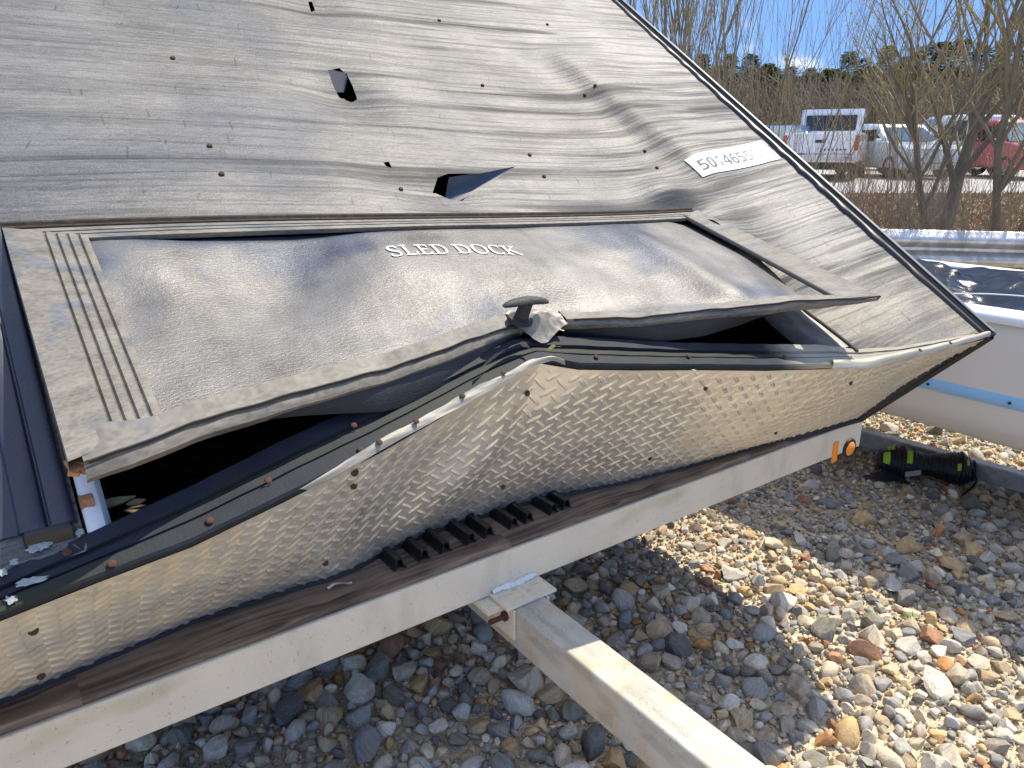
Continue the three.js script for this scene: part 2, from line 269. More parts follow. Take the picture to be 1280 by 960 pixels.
const hoodPanel = part('hood_panel', sheet([[-1.36, 0.03], [-HX, 0.075], [-HX, VT], [0.785, VT], [0.785, 0.05], [0.9, 0.03], [1.1, 0.012], [1.36, 0.0], [1.36, VTOP], [-1.36, VTOP]], holesS, 0.0062, (x, v) => S(x, v, hood(x, v)), (x, v) => [(x + 1.36) / 2.72, v / 1.95]), M.hood, T);
// screws left in the hood
{
  const g = new THREE.SphereGeometry(0.0058, 10, 6); g.scale(1, 0.5, 1);
  const g2 = new THREE.CylinderGeometry(0.0045, 0.0045, 0.006, 8), sc = mergeGeometries([g.toNonIndexed(), g2.toNonIndexed()]);
  for (const [x, y] of [[216, 73], [262, 183], [277, 218], [501, 237], [603, 107], [549, 26], [684, 31], [662, 194], [680, 221], [806, 189], [821, 210], [744, 107], [731, 119]]) { const p = onH(x, y), m = part('screw', sc, M.darkRust, hoodPanel); m.position.copy(p).addScaledVector(NS, 0.001); m.quaternion.setFromUnitVectors(V(0, 1, 0), NS); }
}
// flap torn out of the larger hole
{
  const a = onH(562, 219), b = onH(642, 209), c = onH(582, 249), d = onH(563, 236);
  const q = [a, b, c, d].map((p, i) => p.addScaledVector(NS, [-0.006, -0.001, -0.03, -0.05][i]));
  part('torn_flap', loft(14, 8, (s, t) => { const u = q[0].clone().lerp(q[1], s), w = q[3].clone().lerp(q[2], s * 0.55 + 0.0).lerp(q[1], s * s * 0.9); return u.lerp(w, t).addScaledVector(NS, -0.012 * Math.sin(t * 3.1) * (1 - s)); }, (s, t) => [0.5 + s * 0.03, 0.4 + t * 0.02]), std({ color: rgb(0.075, 0.09, 0.12), roughness: 0.5, metalness: 0.2 }), hoodPanel);
  const e = onH(408, 86), f = onH(436, 92), k = onH(432, 106), l = onH(417, 106); [e, f, k, l].forEach((p, i) => p.addScaledVector(NS, [0.0, 0, -0.02, -0.02][i]));
  part('torn_flap', loft(6, 6, (s, t) => e.clone().lerp(f, s).lerp(l.clone().lerp(k, s), t), (s, t) => [0.3 + s * 0.02, 0.5 + t * 0.02]), std({ color: rgb(0.05, 0.058, 0.072), roughness: 0.6, metalness: 0.1 }), hoodPanel);
}
// lot number sticker lying on the hood
{
  const cv = document.createElement('canvas'); cv.width = 1024; cv.height = 320; const c = cv.getContext('2d');
  c.fillStyle = '#f2f6f8'; c.fillRect(0, 0, 1024, 320); c.textBaseline = 'alphabetic'; c.font = 'bold 205px sans-serif';
  const fade = [1, 1, 0.75, 1, 1, 1, 0.95, 0.75]; let X = 46; [...'50146555'].forEach((ch, i) => { c.fillStyle = `rgba(52,66,78,${fade[i]})`; c.save(); c.translate(X, 246); c.scale(0.88, 1.08); c.fillText(ch, 0, 0); c.restore(); X += 100; });
  const r = rng(5); c.fillStyle = '#f2f6f8'; for (let i = 0; i < 90; i++) { const x = 600 + r() * 320, y = 60 + r() * 220; if (r() < (x - 640) / 420) c.fillRect(x, y, 8 + r() * 40, 5 + r() * 12); } c.fillRect(250, 140, 92, 38);
  c.fillStyle = 'rgba(52,66,78,.7)'; c.fillRect(880, 108, 30, 9); c.fillRect(910, 186, 26, 9); c.fillRect(846, 216, 20, 7);
  c.fillStyle = 'rgba(90,100,110,.35)'; for (let i = 0; i < 9; i++) c.fillRect(36 + i * 19, 282 + (i % 3) * 3, 12, 8);
  const t = new THREE.CanvasTexture(cv); t.colorSpace = THREE.SRGBColorSpace;
  const A = onH(855, 201), B = onH(951, 176), C = onH(976, 199), D = onH(878, 222);
  part('lot_sticker', loft(40, 14, (s, t2) => { const x = lerp(lerp(A.x, B.x, s), lerp(D.x, C.x, s), t2), v = lerp(lerp(A.v, B.v, s), lerp(D.v, C.v, s), t2); return S(x, v, hood(x, v) + 0.0025); }, (s, t2) => [s, 1 - t2]), std({ map: t, roughness: 0.55 }), hoodPanel);
}
// black rubber trim along both sides of the hood
for (const sx of [1, -1]) {
  const prof = [[-0.030, -0.004], [-0.028, 0.006], [-0.018, 0.009], [-0.012, 0.005], [-0.009, 0.012], [0.0, 0.017], [0.008, 0.013], [0.013, 0.0], [0.013, -0.03], [0.0, -0.032]];
  part('edge_trim', loft(150, prof.length - 1, (s, t) => { const k = Math.round(t * (prof.length - 1)), [a, b] = prof[k], v = lerp(-0.012, VTOP, s); const w = k < 2 ? a - 0.006 * Math.max(0, Math.sin(v * 52 + Math.sin(v * 9) * 2)) * ss(0.1, 0.3, v) : a; return S(sx * (1.36 + w), v, b + (k < 2 ? hood(sx * 1.335, v) * 0.4 : 0)); }), M.black, T);
  part('trim_insert', loft(100, 4, (s, t) => S(sx * (1.36 + lerp(-0.0075, 0.0055, t)), lerp(-0.005, VTOP, s), 0.0185 + 0.003 * Math.sin(t * 3.14) - 0.001)), std({ color: rgb(0.17, 0.175, 0.18), roughness: 0.35 }), T);
}

// ---- sill rail (bent in by the blow), skirt of tread plate, flange
const Epx = [[-120, 830], [0, 770], [120, 723], [240, 678], [360, 620], [480, 559], [550, 519], [620, 476], [678, 449], [726, 457], [800, 458], [880, 458], [960, 459], [1040, 457], [1122, 446], [1180, 434], [1240, 419]];
const Upx = [[-100, 765], [0, 716], [116, 664], [240, 606], [360, 546], [440, 510], [520, 474], [590, 444], [640, 425], [700, 420], [770, 424], [838, 428], [940, 430], [1025, 431], [1068, 437], [1122, 434], [1180, 424], [1235, 415]];
const Epts = onSs(Epx, 0.0), Upts = onSs(Upx, 0.0);
const xEnd = 1.36, xBeg = -1.36;
function extend(pts, x) { const a = pts[0], b = pts[1], p = a.clone().lerp(b, (x - a.x) / (b.x - a.x)); p.v = vOf(p); return [p, ...pts]; }
const Ex = byX(extend(Epts, xBeg)), Ux = byX(extend(Upts, xBeg));
const NSr = 260, sx_ = (s) => lerp(xBeg, xEnd, s);
function railPart(name, prof, mat, parent, x0 = xBeg, x1 = xEnd, n = NSr) {
  return part(name, crease(loft(n, prof.length - 1, (s, t) => { const x = lerp(x0, x1, s), [k, h] = prof[Math.round(t * (prof.length - 1))]; return Ux(x).lerp(Ex(x), k).addScaledVector(NS, h + 0.0005 * Math.sin(x * 77 + k * 9)); }, (s, t) => [(lerp(x0, x1, s) + 0.9) / 2.2, t])), mat, parent);
}
const sill = railPart('sill_rail', [[0, -0.05], [0, 0.0], [0.04, 0.003], [0.34, 0.003], [0.36, -0.004], [0.44, -0.004], [0.46, 0.001], [0.60, 0.001], [0.62, -0.002], [0.67, -0.002], [0.69, 0.004], [0.95, 0.004], [1.0, 0.001], [1.004, -0.009]], M.sill, T);
{
  const g = new THREE.SphereGeometry(0.0052, 10, 6); g.scale(1, 0.4, 1);
  for (const [x, y] of [[84, 692], [140, 706], [442, 533], [450, 563], [335, 602], [262, 652], [745, 447], [860, 446], [980, 447], [1104, 449], [1206, 424]]) { const p = onS(x, y, 0.004), m = part('rivet', g, x > 1000 ? M.darkRust : M.rust, sill); m.position.copy(p).addScaledVector(NS, 0.003); m.quaternion.setFromUnitVectors(V(0, 1, 0), NS); }
  for (const [x, y, m0] of [[629, 466, M.rust], [578, 495, M.darkRust], [520, 527, M.darkRust], [474, 553, M.darkRust], [1150, 438, M.darkRust], [1188, 429, M.darkRust]]) { const p = onS(x, y, 0.018), m = part('rivet', g, m0, sill); m.position.copy(p).addScaledVector(NS, 0.001); m.quaternion.setFromUnitVectors(V(0, 1, 0), NS); }
  // lichen spots and chipped paint on the sill's left end
  const spot = (px, py, r, c, seed) => { const p = onS(px, py, 0.003), g2 = new THREE.CircleGeometry(r, 22), q = rng(seed); const a = g2.attributes.position; for (let i = 1; i < a.count; i++) { const k = 0.55 + 0.6 * q(); a.setXY(i, a.getX(i) * k, a.getY(i) * k); } a.setXY(a.count - 1, a.getX(1), a.getY(1)); const m = part('lichen_spot', g2, c, sill); m.position.copy(p).addScaledVector(NS, 0.0045); m.quaternion.setFromUnitVectors(V(0, 0, 1), NS); return m; };
  const li = std({ color: rgb(0.40, 0.46, 0.46), roughness: 0.95, map: noiseTex }), ch = std({ color: rgb(0.42, 0.45, 0.46), roughness: 0.6, map: noiseTex });
  spot(48, 684, 0.013, li, 3).scale.set(1.1, 0.7, 1); spot(40, 728, 0.016, ch, 4).scale.set(1.0, 0.34, 1); spot(14, 752, 0.006, li, 6); spot(18, 705, 0.005, li, 7); spot(100, 668, 0.006, li, 8); spot(4, 718, 0.005, ch, 9);
}
const Bpx = [[-140, 930], [0, 876], [112, 831], [240, 776], [300, 756], [375, 733], [410, 724], [440, 712], [480, 690], [501, 681], [540, 664], [587, 649], [681, 622], [775, 604], [845, 586], [912, 567], [1000, 544], [1062, 526], [1085, 519]];
const Bpts = Bpx.map(([x, y]) => onY(x, y, 0.618)); { const l = Bpts[Bpts.length - 1]; l.x = 1.36; }
const Bx = byX([Bpts[0].clone().setX(xBeg), ...Bpts]);
function skirtBase(x, t) {                                     // t 0 at the rail, 1 at the deck
  const a = Ex(x).addScaledVector(NS, -0.012), b = Bx(x), p = a.clone().lerp(b, t), n = V(0, -0.55, 0.83);
  const bulge = Math.sin(t * 3.1416);
  let h = 0.012 * bulge * Math.sin(x * 3.1 + 0.6);
  h += -0.020 * bulge * gau(x - 0.33, 0.22) ;
  h += 0.014 * bulge * gau(x - 0.85, 0.25) - 0.012 * bulge * gau(x + 0.28, 0.12) + 0.010 * bulge * gau(x + 0.55, 0.15);
  { const d = x - lerp(0.0, -0.22, t); h += 0.020 * gau(Math.sqrt(d * d + 0.0004), 0.085) * bulge - 0.008 * bulge * gau(d + 0.16, 0.10); }
  h += 0.006 * bulge * (fbm(x * 5, t * 3, 601, 3) - 0.5) * 2;
  return p.addScaledVector(n, h);
}
{
  // raised treads of the plate, alternating left and right
  const pit = 0.0292, lug = (u0, w0) => {
    const u = (u0 + w0) * 0.7071, w = (u0 - w0) * 0.7071;
    const gi = Math.floor(u / pit), gj = Math.floor(w / pit); let h = 0;
    for (let a = -1; a <= 1; a++) for (let b = -1; b <= 1; b++) {
      const i = gi + a, j = gj + b, cx = (i + 0.5) * pit, cy = (j + 0.5) * pit, d = (i + j) & 1, x = u - cx, y = w - cy, p = d ? x : y, q = d ? y : x;
      const l = 0.0175, wd = 0.0032 * Math.sqrt(Math.max(0, 1 - (p / l) ** 2)); if (wd > 0) h = Math.max(h, 0.0031 * (1 - ss(0.35, 1.0, Math.abs(q) / wd)));
    }
    return h;
  };
  const n = 1150, m = 190, P = [], U = [], I = [];
  for (let j = 0; j <= m; j++) for (let i = 0; i <= n; i++) {
    const x = lerp(-1.30, xEnd, i / n), t = j / m, p = skirtBase(x, t), e = 0.004;
    const dx = skirtBase(x + e, t).sub(p), dt = skirtBase(x, Math.min(1, t + 0.02)).sub(skirtBase(x, Math.max(0, t - 0.02))), nn = dt.cross(dx).normalize();
    const len = Ex(x).distanceTo(Bx(x)), w = t * len, edge = ss(0.006, 0.024, w) * ss(0, 0.006, len - w);
    p.addScaledVector(nn, lug(x + 3, w + 2 + 0.12 * x) * edge); P.push(p.x, p.y, p.z); U.push((x + 1.36) / 2.72, 1 - t);
  }
  for (let j = 0; j < m; j++) for (let i = 0; i < n; i++) { const a = j * (n + 1) + i, b = a + 1, c = a + n + 1, d = c + 1; I.push(a, d, b, a, c, d); }
  const g = new THREE.BufferGeometry(); g.setAttribute('position', new THREE.Float32BufferAttribute(P, 3)); g.setAttribute('uv', new THREE.Float32BufferAttribute(U, 2)); g.setIndex(I); g.computeVertexNormals();
  const dirt = (u, v) => { const x = u * 2.72 - 1.36; return clamp(0.15 + 0.62 * ss(0.40, 0.66, fbm(x * 4, v * 2.2, 701, 5) + 0.22 * ss(0.45, 0.8, x) + 0.16 * (1 - ss(-0.75, -0.4, x)) - 0.16 * gau(x - 0.3, 0.25)) + 0.5 * ss(0.93, 1, v) * fbm(x * 30, v * 4, 711, 3)); };
  const cm = tex(2048, 256, (u, v) => { const d = dirt(u, v), a = fbm(u * 60, v * 8, 721, 3), r = ss(0.72, 0.85, fbm(u * 90, v * 14, 731, 3)) * 0.5; return [lerp(0.88, 0.70, d) * (0.85 + 0.3 * a), lerp(0.87, 0.63, d) * (0.85 + 0.3 * a) - 0.08 * r, lerp(0.82, 0.49, d) * (0.85 + 0.3 * a) - 0.12 * r]; }, true, false);
  const rm = tex(1024, 256, (u, v) => { const d = dirt(u, v), a = fbm(u * 50, v * 8, 741, 3); return [0, clamp(0.27 + 0.20 * d + 0.14 * (a - 0.5)), clamp(0.80 - 0.36 * d)]; }, false, false);
  const skirt = part('tread_plate_skirt', g, std({ map: cm, roughnessMap: rm, metalnessMap: rm, roughness: 1, metalness: 1 }), T);
  const sg = new THREE.SphereGeometry(0.0062, 10, 6); sg.scale(1, 1, 0.5);
  const hit = (px, py) => { let best = null, bd = 1e9; const r = ray(px, py).normalize(); for (let i = 0; i <= 300; i++) for (let j = 1; j < 24; j++) { const p = skirtBase(lerp(-1.2, 1.34, i / 300), j / 24), d = p.clone().sub(CAM), q = d.clone().addScaledVector(r, -d.dot(r)).lengthSq(); if (q < bd) { bd = q; best = p; } } return best; };
  for (const [x, y] of [[40, 788], [55, 843], [444, 606], [404, 702], [441, 586], [628, 607], [660, 492], [811, 574], [881, 487], [969, 540], [1062, 478]]) { const m2 = part('screw', sg, M.darkRust, skirt); m2.position.copy(hit(x, y)).addScaledVector(V(0, -0.55, 0.83), 0.003); }
  // bead under the skirt, and up its slanting end to the nose
  const tube = (f, r, n2) => loft(n2, 8, (s, t) => { const p = f(s), q = f(Math.min(1, s + 0.01)).sub(f(Math.max(0, s - 0.01))).normalize(), u = V(0, 1, 0).cross(q).normalize(), w = q.clone().cross(u); const a = t * 6.2832; return p.addScaledVector(u, Math.cos(a) * r).addScaledVector(w, Math.sin(a) * r); });
  part('bottom_trim', tube((s) => Bx(lerp(-1.34, 1.36, s)).add(V(0, -0.006 + 0.004, 0.0)), 0.0115, 260), M.rubber, T);
  part('nose_trim', tube((s) => Bx(1.36).lerp(S(1.366, -0.005, 0), s), 0.0125, 12), M.rubber, T);
  // bent bright flange where the plate folds over the rail
  const w1 = curve(onSs([[372, 612], [420, 583], [480, 546], [540, 513], [590, 485], [640, 461], [668, 447], [690, 444], [704, 450]], 0.016)), w2 = curve(onSs([[385, 612], [430, 590], [490, 555], [550, 523], [600, 496], [650, 468], [676, 455], [692, 451], [707, 456]], 0.010));
  part('bent_flange', loft(70, 6, (s, t) => w1(s).lerp(w2(s), t).lerp(w2(s), 0.18 * fbm(s * 14, 2, 1951, 3) * (1 - t)).addScaledVector(NS, 0.0016 * Math.sin(t * 3.1416) + 0.006 * (fbm(s * 11, t * 2, 1961, 3) - 0.5))), M.alu, T, 'bright bare aluminium edge peeled off the sill rail');
  const f1 = curve(onSs([[1040, 449], [1085, 447], [1122, 440], [1180, 428], [1234, 414]], 0.008)), f2 = curve(onSs([[1040, 461], [1085, 460], [1122, 450], [1180, 437], [1238, 420]], 0.006));
  part('nose_flange', loft(50, 6, (s, t) => f1(s).lerp(f2(s), t).addScaledVector(NS, 0.006 * Math.sin(t * 3.1416) + 0.0012 * Math.sin(s * 33))), M.railEdge, T, 'dirty pale aluminium strip along the nose');
  // curled shreds of aluminium at the point of the blow
  const shred = (pts, wd, h) => { const f = curve(onSs(pts, h)); return loft(24, 3, (s, t) => f(s).add(V(0, (t - 0.5) * wd * Math.sin(Math.min(1, s * 1.3 + 0.1) * 3.0), (t - 0.5) * wd * 0.6))); };
  part('metal_shred', shred([[597, 464], [615, 448], [632, 437], [647, 430], [660, 428]], 0.012, 0.02), M.shinyAlu, T);
  part('metal_shred', shred([[650, 428], [658, 432], [664, 437]], 0.010, 0.02), M.alu, T);
  part('metal_shred', shred([[684, 436], [690, 434], [700, 433]], 0.012, 0.02), std({ color: rgb(0.5, 0.5, 0.22), roughness: 0.6 }), T);
}

// ---- the hatch door, hinged along its top, bent
const hingeH = (x) => hood(x, VT);
const hD = (x) => 0.012 + 0.106 * Math.pow(clamp(Math.abs(x + 0.03) / 0.80), 1.25);
const Dpx = [[88, 590], [160, 568], [240, 534], [320, 510], [400, 489], [480, 466], [550, 443], [610, 421], [645, 409], [680, 406], [711, 404], [800, 400], [890, 391], [980, 381], [1040, 378], [1098, 374]];
const Dpts = Dpx.map(([x, y]) => onS(x, y, (X) => hD(X)));
const Db = byX(Dpts);
function bulge(x, t) {
  const e = ss(0, 0.14, t) * (1 - ss(0.86, 1.0, t)) * ss(0, 0.1, x + 0.76);
  let b = 0.034 * gau(x + 0.02, 0.30) * gau(t - 0.5, 0.4);
  b += 0.036 * gau(Math.max(0, Math.abs(x - 0.47) - 0.002), 0.05) * ss(0, 0.3, t);
  b += -0.046 * gau(Math.hypot((x + 0.42) + (t - 0.4) * 0.22, (t - 0.42) * 0.34), 0.11);
  b += 0.036 * gau(Math.hypot(x + 0.64, (t - 0.22) * 0.4), 0.085);
  b += -0.024 * gau(Math.hypot(x + 0.68, (t - 0.42) * 0.5), 0.07);
  b += 0.022 * gau(Math.hypot(x + 0.20, (t - 0.35) * 0.45), 0.12);
  b += -0.030 * gau(x - 0.10, 0.18) * gau(t - 0.85, 0.14) - 0.02 * gau(x - 0.26, 0.10) * gau(t - 0.6, 0.3);
  b += 0.008 * (fbm(x * 4, t * 2.4, 801, 3) - 0.5) * 2 + 0.003 * (fbm(x * 11, t * 6, 811, 2) - 0.5) * 2;
  return b * e * 0.52;
}
const flat = (x, t) => S(x, VT, hingeH(x)).lerp(Db(x), t);
const door = (x, t, o = 0) => flat(x, t).addScaledVector(NS, bulge(x, t) + o);
const DR = new THREE.Group(); DR.name = 'hatch_door'; DR.userData.label = 'buckled hatch door with lettering, both lower corners sprung outwards'; T.add(DR);
const TXL = -0.735, xr = (t) => lerp(0.752, 0.655, ss(0.42, 1.0, t));         // panel's left edge, torn right edge
part('door_panel', loft(220, 90, (s, t) => { const tt = lerp(0.055, 0.972, t), x = lerp(TXL + 0.012 * gau(tt - 0.12, 0.1), xr(tt), s); return door(x, tt, -0.004 - 0.016 * ss(0.93, 1, s) - 0.010 * gau(tt - 0.06, 0.03) * ss(0.0, 0.1, s) * (1 - ss(0.5, 0.7, s))); }, (s, t) => [s, 1 - t]), M.door, DR);
const railStrip = (name, n, fa, fb, prof, mat, label) => part(name, crease(loft(n, prof.length - 1, (s, t) => { const [k, o] = prof[Math.round(t * (prof.length - 1))]; return fa(s).lerp(fb(s), k).addScaledVector(NS, o); }, (s, t) => [s, t])), mat, DR, label);
const pr = [[0, -0.012], [0, 0.004], [0.03, 0.006], [0.30, 0.006], [0.33, 0.003], [0.38, 0.003], [0.41, 0.006], [0.62, 0.006], [0.65, 0.003], [0.68, 0.005], [0.97, 0.004], [1, 0.002], [1, -0.006]];
railStrip('top_rail', 160, (s) => { const x = lerp(-HX, HX, s); return flat(x, 0.0); }, (s) => { const x = lerp(-HX + 0.06, HX - 0.03, s); return flat(x, 0.068); }, pr, M.rail);
// left stile: broad flat, then grooves
const stl = []; for (let i = 0; i <= 44; i++) { const k = i / 44; let o = 0.010; if (k > 0.46) { const f = ((k - 0.46) / 0.54 * 4) % 1; o = 0.010 - 0.0055 * gau(f - 0.12, 0.13) - 0.002 * f; } stl.push([k, o]); } stl.unshift([0, -0.014]); stl.push([1, -0.01]);
const sL = (t) => flat(-HX - 0.004, t);
railStrip('left_stile', 90, (s) => sL(lerp(0.0, 0.985 - 0.0, s)), (s) => { const t = lerp(0.06, 0.962, s); return flat(-HX + 0.105, t); }, stl, M.rail, 'broad dusty left stile with lengthwise grooves');
const srp = [[0, -0.006], [0, 0.001], [0.04, 0.004], [0.5, 0.006], [0.94, 0.006], [1, 0.003], [1, -0.012]];
railStrip('right_stile', 70, (s) => flat(HX - lerp(0.058, 0.098, s), lerp(0.03, 0.985, s)), (s) => flat(HX + 0.022, lerp(-0.01, 0.985, s)), srp, M.rail);
part('stile_seal', loft(60, 4, (s, t) => flat(lerp(HX - 0.012, HX + 0.002, t) - lerp(0.058, 0.098, s), lerp(0.04, 0.97, s)).addScaledVector(NS, 0.002 + 0.006 * Math.sin(t * 3.14))), M.rubber, DR);
// bottom rail: face, groove, folded flange beneath
const brW = (x) => lerp(0.034, 0.040, clamp(Math.abs(x + 0.03) / 0.8)) + 0.03 * ss(-0.70, -0.80, x) - 0.012 * ss(0.0, 0.1, x) - 0.008 * ss(0.6, 0.8, x);
const dropF = (x) => V(0, -0.0125, 0.0085).multiplyScalar(lerp(0.55, 1.0, ss(0.02, 0.2, Math.abs(x + 0.02))) * (x > 0 ? 0.6 * (1 - 0.75 * ss(0.55, 0.8, x)) : 1));
const brail = (x0, x1, n, name) => part(name, crease(loft(n, 11, (s, t) => {
  const x = lerp(x0, x1, s), k = Math.round(t * 11), b = Db(x), up = S(x, VT, hingeH(x)).sub(b).normalize(), wv = 0.0015 * Math.sin(x * 23) + 0.001 * Math.sin(x * 57);
  const q = [[1, -0.012, 0], [1, 0.006, 0], [0.95, 0.009, 0], [0.45, 0.009, 0], [0.2, 0.0095, 0], [0.04, 0.009, 0], [0.0, 0.003, 0.0], [-0.03, -0.002, 0.06], [0.02, 0.004, 0.12], [0.02, 0.004, 0.85], [0.0, 0.002, 1], [0.1, -0.012, 1.02]][k];
  return b.addScaledVector(up, q[0] * brW(x)).addScaledVector(NS, q[1] * (1 - 0.6 * ss(0.6, 0.8, x)) + wv).addScaledVector(dropF(x), q[2]);
}, (s, t) => [lerp(x0, x1, s) * 0.6, t])), M.rail, DR);
brail(-0.79, -0.045, 120, 'bottom_rail'); brail(0.045, 0.80, 120, 'bottom_rail');
for (const [x0, x1] of [[-0.785, -0.05], [0.06, 0.80]]) part('crevice_shade', loft(110, 3, (s, t) => { const x = lerp(x0, x1, s), b = Db(x), up = S(x, VT, hingeH(x)).sub(b).normalize(), wv = 0.0015 * Math.sin(x * 23) + 0.001 * Math.sin(x * 57); return b.addScaledVector(up, lerp(0.0028, -0.0008, t) + 0.0006 * Math.sin(x * 90)).addScaledVector(NS, 0.0096 + wv + (t > 0.9 ? -0.004 : 0)); }), M.rubber, DR);  // thin black strip painting in the shade of the crevice above the flange
// crushed middle of the bottom rail
part('crushed_rail', loft(40, 16, (s, t) => { const x = lerp(-0.068, 0.040, s), b = Db(x), up = S(x, VT, hingeH(x)).sub(b).normalize(); return b.addScaledVector(up, lerp(0.036, -0.010, t)).addScaledVector(NS, 0.012 + 0.014 * gau(t - 0.5, 0.3) * gau(s - 0.42, 0.4) + 0.005 * (fbm(s * 7, t * 5, 911, 3) - 0.5) * 2).addScaledVector(V(0, -0.034, 0.012), ss(0.45, 1, t) * gau(s - 0.45, 0.35)); }), std({ color: rgb(0.42, 0.385, 0.325), roughness: 0.55, metalness: 0.3, map: noiseTex }), DR, 'crumpled bare metal at the middle of the bottom rail');
// inner skins bellying down below the rail
for (const [x0, x1, bel] of [[-0.66, -0.05, [[150, 585], [240, 566], [320, 549], [400, 533], [480, 517], [550, 491], [600, 463], [640, 438]]], [0.05, 0.60, [[700, 424], [760, 428], [820, 428], [880, 420], [940, 402], [985, 392]]]]) {
  const low = byX(onSs(bel, (X) => hD(X) - 0.045));
  part('inner_skin', loft(60, 12, (s, t) => { const x = lerp(x0, x1, s), a = Db(x).add(dropF(x).multiplyScalar(0.7)).addScaledVector(NS, -0.006), b = low(x); return a.lerp(b, t * (x < 0 ? ss(0, 0.55, s) : 1 - ss(0.75, 1, s))).addScaledVector(NS, 0.005 * Math.sin(t * 3.14)); }, (s, t) => [s, t * 0.3]), M.skin, DR);
}
// lettering printed on the door
{
  const font = await new FontLoader().loadAsync('fonts/droid/droid_serif_regular.typeface.json');
  const a = onS(491, 324, 0.01), b = onS(656, 312, 0.01), e = onS(489, 305, 0.01); const shapes = font.generateShapes('SLED DOCK', 1);
  const g0 = new THREE.ShapeGeometry(shapes, 3); g0.computeBoundingBox(); const bb = g0.boundingBox;
  let tri = g0.toNonIndexed(), pos = [...tri.attributes.position.array];
  for (let it = 0; it < 4; it++) { const o = []; for (let i = 0; i < pos.length; i += 9) { const p = [0, 3, 6].map((k) => [pos[i + k], pos[i + k + 1]]), d = [0, 1, 2].map((k) => Math.hypot(p[k][0] - p[(k + 1) % 3][0], p[k][1] - p[(k + 1) % 3][1])), k = d.indexOf(Math.max(...d)); if (d[k] > 0.25) { const A = p[k], B = p[(k + 1) % 3], C = p[(k + 2) % 3], m = [(A[0] + B[0]) / 2, (A[1] + B[1]) / 2]; for (const q of [A, m, C, m, B, C]) o.push(q[0], q[1], 0); } else o.push(...pos.slice(i, i + 9)); } pos = o; }
  const tOf = (p) => { let best = 0, bd = 9; for (let t = 0; t < 0.6; t += 0.002) { const d = door(p.x, t).distanceTo(p); if (d < bd) { bd = d; best = t; } } return best; };
  const ta = tOf(a), tb = tOf(b), te = tOf(e), out = [];
  for (let i = 0; i < pos.length; i += 3) { const s = (pos[i] - bb.min.x) / (bb.max.x - bb.min.x), r = (pos[i + 1] - bb.min.y) / (bb.max.y - bb.min.y), x = lerp(a.x, b.x, s), t = lerp(lerp(ta, tb, s), lerp(ta, tb, s) + te - ta, r), p = door(x, t, -0.0018); out.push(p.x, p.y, p.z); }
  const g = new THREE.BufferGeometry(); g.setAttribute('position', new THREE.Float32BufferAttribute(out, 3)); g.computeVertexNormals();
  part('lettering', g, M.ink, DR, 'white serif lettering');
}
// T handle
{
  const p = onS(650, 400, 0.03), g = [], pl = new THREE.CylinderGeometry(0.0115, 0.0135, 0.042, 18); pl.translate(0, 0.022, 0); g.push(pl);
  const pf = new THREE.CylinderGeometry(0.022, 0.024, 0.008, 20); pf.translate(0, 0.002, 0); g.push(pf);
  const bar = loft(26, 12, (s, t) => { const u = s * 2 - 1, r = 0.0105 * Math.pow(Math.max(0, 1 - Math.pow(Math.abs(u), 4.5)), 0.5) * (1 - 0.25 * Math.abs(u)), a = t * 6.2832; return V(u * 0.051, 0.048 - 0.008 * u * u + Math.sin(a) * r * 0.85, Math.cos(a) * r * 1.15); }); g.push(bar);
  const h = part('t_handle', g, std({ color: rgb(0.05, 0.052, 0.05), roughness: 0.6, metalness: 0.2, map: noiseTex, bumpMap: noiseTex, bumpScale: 0.003 }), DR, 'weathered T shaped latch handle'); h.position.copy(p); h.scale.set(1.16, 0.86, 0.9); h.rotation.set(0.42, 0.10, -0.12);
}
// broken wood in the lower left corner of the door
for (const [x, y, sx, sy, r] of [[99, 580, 0.024, 0.007, 0.2], [107, 586, 0.012, 0.008, 0.9], [94, 585, 0.012, 0.006, -0.3]]) { const p = onS(x, y, 0.10), m = part('wood_splinter', new RoundedBoxGeometry(sx, sy, 0.022, 1, 0.001), M.splint, DR); m.position.copy(p); m.rotation.set(0.4, r, r * 0.6); }

// hinge strip above the hatch
part('hinge_strip', loft(200, 7, (s, t) => { const x = lerp(-HX - 0.02, HX + 0.005, s), q = [[0.019, -0.004], [0.018, 0.007], [0.013, 0.007], [0.012, 0.002], [0.007, 0.003], [0.006, 0.007], [0.001, 0.006], [0.0, -0.006]][Math.round(t * 7)]; return S(x, VT + q[0], hingeH(x) + q[1]); }), M.hinge, T);
